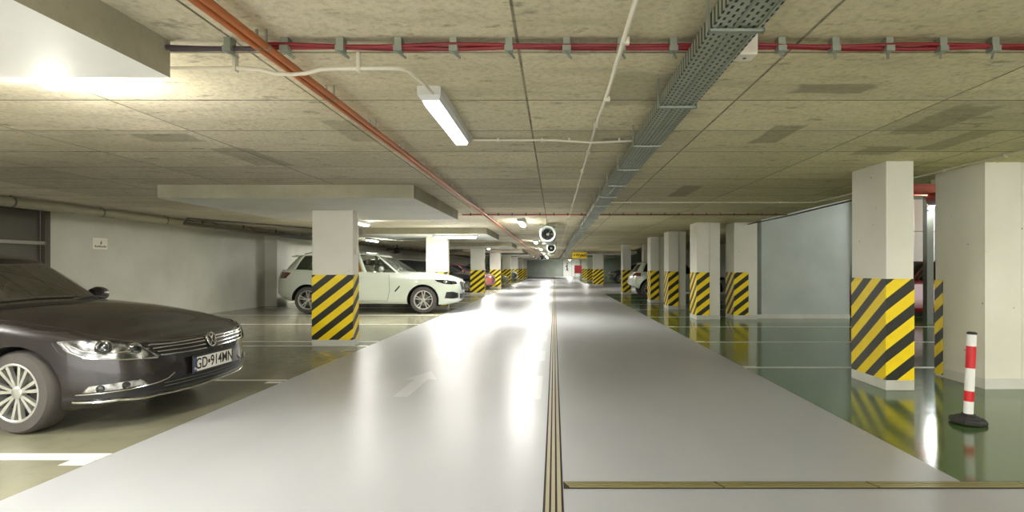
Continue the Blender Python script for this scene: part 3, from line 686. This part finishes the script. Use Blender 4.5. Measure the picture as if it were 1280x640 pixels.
        idx = list(range(nb)); shell = MB(); glass = {}
        def which(t):
            for nm, a, b_ in G['win']:
                if a <= t < b_: return (nm, a)
            return None
        for sg in (1, -1):
            vs = []
            for q in S:
                for k in range(nb): vs.append(pt(k, q, sg))
            for rr in (.93, .8, .6, .35, 0):
                for k in range(nb):
                    (u1, y1) = tp[k]; z = interp(G['z'], u1)+G['crown']*(1-rr*rr); cu = G.get('mid', 2.7); cu_ = u1+(cu-u1)*(1-rr)*.0
                    vs.append((-(u1+(cu-u1)*.03*(1-rr)), sg*y1*rr, z))
            R = len(S)+5
            for i in range(R-1):
                for k in range(nb-1):
                    f = (i*nb+k, i*nb+k+1, (i+1)*nb+k+1, (i+1)*nb+k); t = (k+.5)/K; wn = which(t)
                    if wn and i < len(S)-1 and S[i] >= .05-1e-6 and S[i+1] <= .93+1e-6:
                        key = wn if wn[0] in ('windshield', 'rear_window') else (wn[0], wn[1], sg)
                        glass.setdefault(key, MB()).add([vs[j] for j in f], [(0, 1, 2, 3)])
                    else: shell.add([vs[j] for j in f], [(0, 1, 2, 3)])
        # thickness for the shell comes from solidify
        o = shell.build('roof_frame', [s.paint, M['black_plastic']], s.root, smooth=True, merge=True)
        so = o.modifiers.new('solid', 'SOLIDIFY'); so.thickness = .02; so.offset = -1
        gm = M['glass'] if s.detail else M['glass_dark']
        for key, mb in glass.items(): mb.build(key[0], (M['screen'] if key[0] == 'windshield' else gm) if s.detail else M['glass_dark'], s.root, smooth=True, merge=True)
        if s.detail:
            u0 = G['base'][0][0]; zt = interp(P['sh'], u0+.6)+.04; W = P['W']
            top = interp(G['z'], 2.6); z0 = zt
            for uu in (u0+1.05, u0+1.95):
                for sd in (-1, 1):
                    b = MB(); b.add([(-uu-.04, sd*.38-.21, z0-.05), (-uu-.04, sd*.38+.21, z0-.05), (-uu-.14, sd*.38+.16, top-.30), (-uu-.14, sd*.38-.16, top-.30),
                                     (-uu-.16, sd*.38-.21, z0-.05), (-uu-.16, sd*.38+.21, z0-.05), (-uu-.24, sd*.38+.16, top-.30), (-uu-.24, sd*.38-.16, top-.30)],
                                    [(0, 1, 2, 3), (7, 6, 5, 4), (0, 1, 5, 4), (1, 2, 6, 5), (2, 3, 7, 6), (3, 0, 4, 7)])
                    b.box(-uu-.24, -uu-.16, sd*.38-.10, sd*.38+.10, top-.28, top-.14); b.build('seat', M['seat'], s.root, bevel=.02)
            b = MB(); b.box(-(u0+.75), -(u0+.42), -W*.72, W*.72, z0-.06, z0+.035); b.build('dashboard', M['dash_plastic'], s.root, bevel=.02)
            b = MB(); b.lathe([(.13, -.012), (.155, -.012), (.155, .012), (.13, .012)], 'x', (0, 0, 0), 24, closed=True)
            b.box(-.01, .01, -.14, .14, -.015, .015); o2 = b.build('steering_wheel', M['black_plastic'], s.root, smooth=True); o2.location = (-(u0+.82), .38, z0+.05); o2.rotation_euler = (0, -.45, 0)
            b = MB(); cp = [(-(u0+.35), -W*.8), (-(G['base'][-1][0]-.1), -W*.8), (-(G['base'][-1][0]-.1), W*.8), (-(u0+.35), W*.8)]
            b = MB(); b.box(-(G['base'][-1][0]-.3), -(u0+.5), -W*.78, W*.78, zt-.1, zt-.035); b.build('cabin_floor', M['dash_plastic'], s.root)
    def wheel(s, u, sd, steer):
        P = s.P; r = P['r']; w_ = .20; rm = P.get('rim', .70)*r
        root = MB(); root.lathe([(rm, -w_/2), (r*.93, -w_/2), (r*.985, -w_/2+.02), (r, -w_/2+.045), (r, w_/2-.045), (r*.985, w_/2-.02), (r*.93, w_/2), (rm, w_/2), (rm*.98, 0)], 'y', n=44, closed=True)
        if r > .28 and s.detail:
            pass
        t = root.build('wheel', M['tyre'], s.root, smooth=True)
        t.location = (-u, sd*(P['W']-.055-w_/2+P.get('wo', 0)), r); t.rotation_euler = (0, 0, steer)
        o = sd*w_/2
        b = MB(); b.lathe([(rm*1.02, o*1.02), (rm*.97, o*1.05), (rm*.93, o*1.0), (rm*.92, o*.3), (rm*.96, -o*.8)], 'y', n=40)
        ns = P.get('spokes', 5); dbl = P.get('double', True)
        for k in range(ns):
            for dd in ((-.14, .14) if dbl else (0,)):
                a = 2*PI*k/ns+.3; a0 = a+dd*.55; a1 = a+dd*1.25
                c0, s0, c1, s1 = math.cos(a0), math.sin(a0), math.cos(a1), math.sin(a1); wd = P.get('sw', .020)
                pts = []
                for (rr, cc, ss, yy, ww) in ((rm*.12, c0, s0, .80, wd*.8), (rm*.95, c1, s1, .98, wd*1.2)):
                    nx, nz = -ss*ww/2, cc*ww/2
                    for sg in (-1, 1):
                        pts += [(rr*cc+sg*nx, o*yy, rr*ss+sg*nz), (rr*cc+sg*nx, o*(yy-.28), rr*ss+sg*nz)]
                b.add(pts, [(0, 2, 6, 4), (1, 3, 7, 5), (0, 1, 5, 4), (2, 3, 7, 6)])
        b.lathe([(rm*.22, o*.5), (rm*.22, o*.85), (rm*.17, o*.92), (0, o*.92)], 'y', n=20)
        b.build('rim', M['alloy'], t, smooth=True)
        b = MB(); b.lathe([(0, o*.05), (rm*.93, o*.05), (rm*.93, 0), (0, 0)], 'y', n=24); b.build('wheel_back', M['rim_dark'], t)
        if s.detail: b = MB(); b.lathe([(rm*.2, o*.22), (rm*.62, o*.22), (rm*.62, o*.1), (rm*.2, o*.1)], 'y', n=28, closed=True); b.build('brake_disc', M['disc'], t, smooth=True)
    def mirror(s, u, z, mat=None):
        W = s.P['W']
        for sd in (-1, 1):
            b = MB(); pr = [(0, -.09), (.055, -.085), (.075, -.03), (.072, .04), (.055, .09), (0, .1)]
            vs = []; n = 16
            for (rr, h) in pr:
                for k in range(n):
                    a = 2*PI*k/n; vs.append((-u+rr*.9*math.cos(a)*.9-.0, sd*(W-.02)+sd*h, z+rr*math.sin(a)))
            fs = []
            for i in range(len(pr)-1):
                for k in range(n): fs.append((i*n+k, i*n+(k+1) % n, (i+1)*n+(k+1) % n, (i+1)*n+k))
            b.add(vs, fs); m = b.build('side_mirror', mat or s.paint, s.root, smooth=True, merge=True)
            b = MB(); b.tube([(-u+.0, sd*(W-.16), z-.05), (-u, sd*(W-.05), z-.03)], .02, 8); b.build('mirror_arm', M['black_plastic'], m)
            b = MB(); b.lathe([(0, 0), (.055, 0)], 'x', (0, 0, 0), 16); g = b.build('mirror_glass', M['chrome'], m); g.location = (-u-.066, sd*(W+.0), z); 
def lines(car, S_, r=.0035, off=-.001):
    for pts in S_:
        for sd in (-1, 1): car.stroke('panel_gap', [(u, sd*y, z) for u, y, z in pts], r, M['black_plastic'], off, n=6)
# --- black saloon (foreground)
P1 = dict(L=4.72, W=.91, uf=.87, ur=3.56, r=.300, rim=.70, wo=.02, spokes=7, sw=.022, steer=-.16, arch=1.13,
          plan=[(0, 0), (.012, .25), (.05, .5), (.13, .70), (.30, .835), (.6, .895), (1.1, .91), (2.3, .91), (3.4, .905), (4.1, .87), (4.5, .78), (4.66, .62), (4.71, .35), (4.72, 0)],
          bot=[(0, .19), (.4, .17), (1, .17), (3.6, .18), (4.3, .22), (4.72, .28)],
          sh=[(0, .605), (.12, .635), (.3, .675), (.6, .74), (1.0, .80), (1.4, .84), (2.2, .865), (3.6, .90), (4.3, .92), (4.72, .90)],
          crown=[(0, .012), (.3, .035), (.7, .08), (1.3, .085), (2.2, .06), (4.0, .06), (4.72, .02)],
          prof=[(0, .10, .10, .05), (.05, .02, .03, .02), (.13, -.005, 0, .0), (.3, 0, -.01, -.004), (.5, .0, -.01, -.006), (.62, .008, -.01, .0), (.76, .016, .0, .002), (.88, .028, .01, .008), (.95, .038, .03, .018), (1.0, .055, .05, .04)],
          cab=dict(base=[(1.20, 0), (1.27, .36), (1.48, .68), (1.66, .79), (2.3, .81), (3.0, .805), (3.55, .77), (3.95, .66), (4.12, .38), (4.16, 0)],
                   top=[(1.90, 0), (1.93, .28), (2.0, .50), (2.12, .575), (2.5, .60), (2.95, .60), (3.2, .575), (3.36, .5), (3.46, .3), (3.48, 0)],
                   z=[(1.9, 1.255), (2.2, 1.30), (2.6, 1.315), (3.1, 1.29), (3.5, 1.23)], crown=.035,
                   win=[('windshield', 0, 2.0), ('side_window', 2.34, 4.0), ('side_window', 4.17, 5.5), ('side_window', 5.67, 6.5), ('rear_window', 7.3, 9.1)]))
black = Car(P1, 'saloon_car', (-2.98, 4.88, 0), 0, 'black saloon car with plate GD 914MN parked in the left foreground', M['paint_black'])
c = black
for sd in (-1, 1):
    T = [(.56, sd*.885, .668), (.40, sd*.865, .680), (.22, sd*.80, .668), (.13, sd*.72, .648)]; B = [(.49, sd*.885, .595), (.38, sd*.87, .548), (.2, sd*.78, .528), (.10, sd*.56, .508)]
    h = c.patch('headlight', T, B, M['bowl'], .004, 22, 8)
    c.patch('lens', T, B, M['lens'], .024, 22, 8, parent=h, back=.004)
    for (u, y, z, rr) in ((.29, .82, .622, .044), (.145, .70, .600, .036)):
        q = c.snap((u, sd*y, z), .006); b = MB(); b.lathe([(rr*1.25, -.002), (rr*1.15, .006), (rr*.9, .012), (rr*.72, .004), (0, .006)], 'z', n=20)
        o = b.build('projector', M['chrome'], h, smooth=True); o.location = q
        nn = (c.snap((u, sd*y, z), .05)-q).normalized(); o.rotation_euler = nn.to_track_quat('Z', 'Y').to_euler()
        b = MB(); b.lathe([(rr*.70, .007), (rr*.45, .012), (0, .014)], 'z', n=16); o3 = b.build('bulb_glass', M['glass_dark'], o, smooth=True)
    c.stroke('light_strip', [(.50, sd*.888, .655), (.40, sd*.87, .60), (.28, sd*.82, .578), (.15, sd*.68, .572), (.11, sd*.62, .585)], .005, M['chrome'], .010, parent=h)
    c.stroke('chrome_edge', [(.535, sd*.888, .66), (.475, sd*.885, .595), (.37, sd*.865, .545), (.2, sd*.775, .526), (.10, sd*.56, .506)], .006, M['chrome'], .008, parent=h)
    c.stroke('chrome_edge', [(.10, sd*.565, .51), (.135, sd*.72, .648)], .009, M['chrome'], .010, parent=h)
    f = c.patch('fog_lamp', [(.36, sd*.86, .345), (.2, sd*.79, .36), (.12, sd*.69, .365)], [(.40, sd*.87, .30), (.2, sd*.79, .31), (.10, sd*.64, .325)], M['bowl'], .005, 14, 4)
    c.stroke('chrome_edge', [(.44, sd*.875, .287), (.3, sd*.84, .292), (.16, sd*.74, .302), (.08, sd*.58, .318), (.045, sd*.50, .335), (.04, sd*.44, .37)], .006, M['chrome'], .006)
    for (u, y, z) in ((.30, .83, .325), (.17, .76, .335)):
        q = c.snap((u, sd*y, z), .008); b = MB(); b.lathe([(.0, .002), (.018, .0), (.026, .006), (.024, .0)], 'z', n=16); o = b.build('fog_bulb', M['glass_dark'], f, smooth=True); o.location = q
        nn = (c.snap((u, sd*y, z), .05)-q).normalized(); o.rotation_euler = nn.to_track_quat('Z', 'Y').to_euler()
    c.stroke('chrome_edge', [(.10, sd*.66, .318), (.12, sd*.70, .365)], .006, M['chrome'], .008, parent=f)
    c.patch('air_intake', [(.42, sd*.875, .283), (.2, sd*.785, .292), (.06, sd*.53, .31)], [(.46, sd*.88, .252), (.2, sd*.785, .255), (.06, sd*.53, .26)], M['black_plastic'], .003, 12, 3)
c.patch('grille', [(.07, -.655, .632), (.03, -.3, .622), (.02, 0, .618), (.03, .3, .622), (.07, .655, .632)], [(.08, -.53, .525), (.03, -.3, .508), (.015, 0, .503), (.03, .3, .508), (.08, .53, .525)], M['black_plastic'], .003, 30, 6)
for i, (za, ya) in enumerate(((.622, .64), (.59, .605), (.557, .57), (.524, .54))):
    pts = [(.07, -ya, za), (.03, -.3, za-.01), (.02, -.075, za-.014)]
    for sd in (-1, 1): c.stroke('grille_slat', [(u, sd*-y, z) for u, y, z in pts], .0065, M['chrome'], .014)
c.patch('lower_grille', [(.05, -.50, .325), (.01, 0, .315), (.05, .50, .325)], [(.06, -.56, .258), (.01, 0, .25), (.06, .56, .258)], M['black_plastic'], .004, 30, 5)
for z in (.305, .28): c.stroke('lower_slat', [(.05, -.53, z), (.01, 0, z-.006), (.05, .53, z)], .0035, M['galv_dark'], .008)
c.stroke('chrome_lip', [(.46, -.88, .236), (.2, -.79, .232), (.07, -.56, .228), (.01, 0, .222), (.07, .56, .228), (.2, .79, .232), (.46, .88, .236)], .0105, M['chrome'], .006)
# emblem
q = c.snap((.02, 0, .575), .018)
em = MB(); em.lathe([(.052, 0), (.064, 0), (.064, .012), (.058, .016), (.052, .012)], 'x', n=32, closed=True)
em.tube([(.01, -.028, .048), (.01, 0, .004)], .0058); em.tube([(.01, .028, .048), (.01, 0, .004)], .0058)
em.tube([(.01, -.05, .018), (.01, -.025, -.042), (.01, 0, -.004), (.01, .025, -.042), (.01, .05, .018)], .0058)
e = em.build('emblem', M['chrome'], c.root, smooth=True); e.location = q; e.rotation_euler = (0, -.2, 0)
b = MB(); b.lathe([(0, -.008), (.055, -.008), (.055, .004), (0, .004)], 'x', n=28); b.build('emblem_back', M['black_plastic'], e)
# plate
q = c.snap((0, 0, .405), .012); pl = MB(); pl.box(-.012, .0, -.276, .272, -.075, .075); plo = pl.build('number_plate', M['black_plastic'], c.root, bevel=.004); plo.location = (q.x+.008, -.01, .40)
b = MB(); b.box(0, .003, -.235, .265, -.058, .058); b.build('plate_face', M['plate_white'], plo)
b = MB(); b.box(0, .0035, -.27, -.235, -.058, .058); b.build('plate_band', M['plate_blue'], plo)
text('plate_text', 'GD\u2022914MN', M['sign_ink'], plo, .125, (.0036, .014, -.002), (PI/2, 0, PI/2), .87, off=.0012)
text('plate_code', 'PL', M['plate_white'], plo, .03, (.004, -.252, -.035), (PI/2, 0, PI/2))
lines(c, [[(.10, .60, .668), (.30, .74, .735), (.7, .80, .80), (1.2, .82, .85)], [(.16, .735, .675), (.13, .70, .672), (.09, .62, .67)], [(.50, .9, .56), (.56, .9, .60), (.60, .9, .66)],
          [(1.62, .93, .80), (1.60, .93, .5), (1.66, .93, .25)], [(2.62, .93, .84), (2.64, .93, .5), (2.66, .93, .24)], [(3.55, .93, .86), (3.4, .93, .72)],
          [(1.66, .93, .24), (2.66, .93, .23), (3.2, .93, .25)]])
c.stroke('panel_gap', [(.06, -.58, .675), (.02, -.25, .668), (.02, 0, .664), (.02, .25, .668), (.06, .58, .675)], .003, M['black_plastic'], 0)
for z_, u_ in ((.76, 2.2), (.77, 3.2)):
    for sd in (-1, 1): c.stroke('door_handle', [(u_, sd*.92, z_), (u_+.2, sd*.92, z_+.004)], .012, M['paint_black'], .01, sub=4)
c.mirror(1.72, .93)
for (y0, y1, ua, ub) in ((-.55, .02, 1.36, 1.235), (.05, .66, 1.25, 1.45)):
    pa = c.snap((ua+0, y0, .95), .02); pb = c.snap((ub, y1, .95), .02); b = MB(); b.tube([pa+Vector((0, 0, .012)), (pa+pb)/2+Vector((.01, 0, .02)), pb+Vector((0, 0, .008))], .009, 6); b.build('wiper', M['black_plastic'], c.root)
for sd in (-1, 1):
    c.patch('tail_light', [(4.35, sd*.83, .84), (4.6, sd*.70, .84), (4.70, sd*.45, .83)], [(4.4, sd*.83, .70), (4.6, sd*.70, .70), (4.70, sd*.45, .70)], M['tail'], .004, 10, 4)
# --- white SUV
P2 = dict(L=4.86, W=.945, uf=.90, ur=3.92, r=.352, rim=.70, spokes=5, sw=.022, arch=1.17, steer=0,
          plan=[(0, 0), (.012, .3), (.05, .55), (.14, .74), (.32, .87), (.65, .93), (1.2, .945), (2.4, .945), (3.6, .945), (4.3, .91), (4.62, .82), (4.79, .66), (4.85, .35), (4.86, 0)],
          bot=[(0, .24), (.4, .23), (1, .25), (3.9, .26), (4.4, .33), (4.86, .42)],
          sh=[(0, .87), (.15, .90), (.4, .945), (.8, .99), (1.3, 1.03), (1.8, 1.06), (3.0, 1.09), (4.3, 1.15), (4.86, 1.14)],
          crown=[(0, .03), (.3, .06), (.8, .075), (1.4, .06), (2.2, .04), (4.5, .03), (4.86, .01)],
          prof=[(0, .14, .14, .05), (.06, .06, .06, .015), (.16, .01, .0, -.002), (.34, 0, -.01, .0), (.52, -.005, .0, .004), (.68, .0, .02, -.006), (.82, .012, .05, -.002), (.92, .03, .08, .014), (1.0, .06, .12, .045)],
          cab=dict(base=[(1.25, 0), (1.33, .38), (1.56, .70), (1.75, .83), (2.5, .86), (3.2, .855), (3.9, .83), (4.45, .76), (4.68, .45), (4.72, 0)],
                   top=[(2.02, 0), (2.06, .32), (2.18, .56), (2.35, .655), (2.7, .68), (3.2, .68), (3.75, .66), (4.2, .60), (4.36, .35), (4.40, 0)],
                   z=[(2.0, 1.50), (2.3, 1.555), (2.8, 1.585), (3.5, 1.57), (4.1, 1.53), (4.4, 1.50)], crown=.035,
                   win=[('windshield', 0, 2.0), ('side_window', 2.34, 3.84), ('side_window', 4.0, 5.0), ('side_window', 5.17, 6.67), ('rear_window', 7.5, 9.1)]))
white = Car(P2, 'suv_car', (-2.53, 15.52, 0), 0, 'white SUV parked behind the nearest left column', M['paint_white'])
c = white
for sd in (-1, 1):
    T = [(.60, sd*.93, .885), (.38, sd*.885, .885), (.2, sd*.78, .865), (.09, sd*.60, .84)]; B = [(.52, sd*.93, .83), (.35, sd*.88, .775), (.2, sd*.78, .755), (.08, sd*.56, .765)]
    h = c.patch('headlight', T, B, M['glass_dark'], .006, 16, 5)
    for (u, y, z) in ((.33, .868, .825), (.15, .73, .815)):
        q = c.snap((u, sd*y, z), .014); b = MB(); b.lathe([(.032, 0), (.045, 0), (.045, .01), (.032, .01)], 'z', n=20, closed=True); o = b.build('ring', M['chrome'], h); o.location = q
        nn = (c.snap((u, sd*y, z), .06)-q).normalized(); o.rotation_euler = nn.to_track_quat('Z', 'Y').to_euler()
    g = c.patch('kidney_grille', [(.03, sd*.03, .82), (.03, sd*.2, .83), (.05, sd*.36, .81)], [(.01, sd*.03, .60), (.02, sd*.2, .585), (.04, sd*.31, .62)], M['black_plastic'], .012, 10, 6)
    c.stroke('chrome_edge', [(.02, sd*.03, .60), (.02, sd*.2, .58), (.04, sd*.32, .615), (.05, sd*.375, .80), (.04, sd*.2, .84), (.03, sd*.03, .83), (.02, sd*.03, .60)], .010, M['chrome'], .014, parent=g)
    c.patch('air_intake', [(.30, sd*.86, .56), (.16, sd*.76, .57), (.07, sd*.55, .52)], [(.34, sd*.88, .40), (.16, sd*.76, .38), (.07, sd*.52, .40)], M['black_plastic'], .008, 10, 5)
    c.stroke('fender_vent', [(1.50, sd*.95, .72), (1.62, sd*.95, .58)], .018, M['black_plastic'], .0, sub=4)
    c.patch('tail_light', [(4.35, sd*.91, 1.07), (4.6, sd*.83, 1.09), (4.76, sd*.64, 1.08)], [(4.5, sd*.9, .92), (4.65, sd*.82, .92), (4.78, sd*.6, .93)], M['tail'], .006, 10, 5)
    c.stroke('roof_rail', [(2.5, sd*.69, 1.60), (3.2, sd*.69, 1.6), (4.1, sd*.66, 1.56)], .012, M['galv'], .0, sub=2) if False else None
    c.patch('side_skirt', [(1.35, sd*.96, .31), (3.45, sd*.96, .32)], [(1.35, sd*.95, .25), (3.45, sd*.95, .26)], M['paint_white'], .012, 10, 2)
c.patch('lower_grille', [(.03, -.42, .50), (.0, 0, .50), (.03, .42, .50)], [(.05, -.36, .36), (.02, 0, .35), (.05, .36, .36)], M['black_plastic'], .006, 16, 4)
lines(c, [[(.14, .66, .90), (.5, .84, .97), (1.2, .86, 1.04)], [(1.78, .96, 1.04), (1.76, .96, .6), (1.82, .96, .33)], [(2.82, .96, 1.06), (2.84, .96, .6), (2.88, .96, .33)],
          [(3.75, .96, 1.08), (3.62, .96, .85)], [(1.82, .96, .33), (2.88, .96, .33), (3.4, .96, .36)]], .005)
for u_ in (2.45, 3.45):
    for sd in (-1, 1): c.stroke('door_handle', [(u_, sd*.95, .93), (u_+.22, sd*.95, .935)], .014, M['paint_white'], .012, sub=4)
b = MB(); b.add([(-4.30, -.58, 1.545), (-4.30, .58, 1.545), (-4.52, .52, 1.50), (-4.52, -.52, 1.50), (-4.30, -.58, 1.515), (-4.30, .58, 1.515), (-4.50, .52, 1.475), (-4.50, -.52, 1.475)],
                [(0, 1, 2, 3), (7, 6, 5, 4), (0, 1, 5, 4), (1, 2, 6, 5), (2, 3, 7, 6), (3, 0, 4, 7)]); b.build('spoiler', M['paint_white'], c.root, bevel=.008)
c.mirror(1.98, 1.16, M['galv'])
for sd in (-1, 1):
    b = MB()
    b.tube([(-2.45, sd*.665, 1.58), (-2.6, sd*.675, 1.615), (-3.9, sd*.655, 1.60), (-4.1, sd*.63, 1.56)], .014, 8); b.build('roof_rail', M['galv'], c.root, smooth=True)
b = MB(); b.add([(-2.55, -.50, 1.06), (-2.85, -.48, 1.08), (-2.8, -.45, 1.30), (-2.62, -.46, 1.26), (-2.68, -.44, 1.36), (-2.55, -.42, 1.06), (-2.85, -.40, 1.08), (-2.8, -.38, 1.30), (-2.62, -.40, 1.26)], [(0, 1, 2, 4, 3), (5, 6, 7, 8), (0, 1, 6, 5), (1, 2, 7, 6), (0, 3, 8, 5)])
b.build('orange_seat_cover', M['orange'], c.root)
# --- other cars: shapes derived from the two above
import copy
def variant(P, kz=1.0, L=None, spk=5):
    Q = copy.deepcopy(P); Q['spokes'] = spk; Q['steer'] = 0
    Q['bot'] = [(u, z) for u, z in Q['bot']]; Q['sh'] = [(u, z*kz) for u, z in Q['sh']]; Q['cab']['z'] = [(u, z*kz) for u, z in Q['cab']['z']]
    if L:
        k = L/Q['L']
        for key in ('plan', 'bot', 'sh', 'crown'): Q[key] = [(u*k, v) for u, v in Q[key]]
        for key in ('base', 'top', 'z'): Q['cab'][key] = [(u*k, v) for u, v in Q['cab'][key]]
        Q['uf'] *= k; Q['ur'] *= k; Q['L'] = L
    return Q
def trims(c, plate=True):
    P = c.P; L = P['L']; W = P['W']; zs = interp(P['sh'], .2); zt = interp(P['sh'], L-.1)
    for sd in (-1, 1):
        c.patch('headlight', [(.45, sd*(W-.02), zs-.01), (.12, sd*(W-.26), zs-.03)], [(.42, sd*(W-.02), zs-.11), (.10, sd*(W-.36), zs-.14)], M['bowl'], .005, 10, 4)
        c.patch('tail_light', [(L-.35, sd*(W-.06), zt-.03), (L-.06, sd*(W-.28), zt-.03)], [(L-.35, sd*(W-.06), zt-.17), (L-.06, sd*(W-.28), zt-.17)], M['tail'], .005, 10, 4)
    c.patch('grille', [(.05, -.45, zs-.07), (.02, 0, zs-.07), (.05, .45, zs-.07)], [(.05, -.4, zs-.19), (.02, 0, zs-.2), (.05, .4, zs-.19)], M['black_plastic'], .004, 10, 4)
    for z in (zs-.10, zs-.15): c.stroke('grille_slat', [(.05, -.42, z), (.02, 0, z), (.05, .42, z)], .008, M['chrome'], .008, sub=4)
    c.patch('lower_grille', [(.05, -.5, .36), (.02, 0, .36), (.05, .5, .36)], [(.05, -.5, .27), (.02, 0, .27), (.05, .5, .27)], M['black_plastic'], .004, 10, 3)
    c.mirror(P['cab']['base'][0][0]+.5, interp(P['sh'], 1.6)+.06)
    lines(c, [[(1.7, W+.02, .8), (1.72, W+.02, .3)], [(2.65, W+.02, .82), (2.67, W+.02, .3)]], .004)
# dark wagon beside the SUV, tail to the lane (rotated half a turn)
Pw = variant(P2, .92, 4.7); trims(Car(Pw, 'estate_car', (-8.1, 18.1, 0), PI, 'dark estate car backed in behind the white SUV, only its roof showing', M['paint_dark'], False))
trims(Car(variant(P2, .90, 4.4), 'hatchback_car', (-3.45, 20.9, 0), 0, 'silver car nose between the white SUV and the third left column', M['paint_silver'], False))
trims(Car(variant(P1, 1.08, 4.6, 7), 'saloon_car', (-3.45, 28.3, 0), 0, 'dark car with bright spoked wheel left of the third left column', M['paint_dark'], False))
trims(Car(variant(P2, .88, 4.3), 'hatchback_car', (-3.25, 30.6, 0), 0, 'maroon car nose in front of the fourth left column', M['paint_maroon'], False))
trims(Car(variant(P1, 1.0, 4.5), 'saloon_car', (-3.15, 38.3, 0), 0, 'olive car nose in front of the fifth left column', M['paint_olive'], False))
trims(Car(variant(P2, .95, 4.4), 'hatchback_car', (-3.0, 45.2, 0), 0, 'distant black car farthest down the left side', M['paint_dark'], False))
P3 = variant(P2, .90, 3.8); P3['arch'] = 1.27
cw = Car(P3, 'hatchback_car', (6.82, 22.7, 0), 0, 'white compact hatchback on the right with its tail towards the lane', M['paint_white'], False); trims(cw)
trims(Car(variant(P1, 1.05, 4.5), 'saloon_car', (7.02, 13.95, 0), PI, 'dark red car seen in the gap right of the big column', M['paint_red'], False))
trims(Car(variant(P2, .95, 4.5), 'suv_car', (4.3, 44.6, 0), PI, 'black car in the dark far right bays beyond the cross aisle', M['paint_dark'], False))
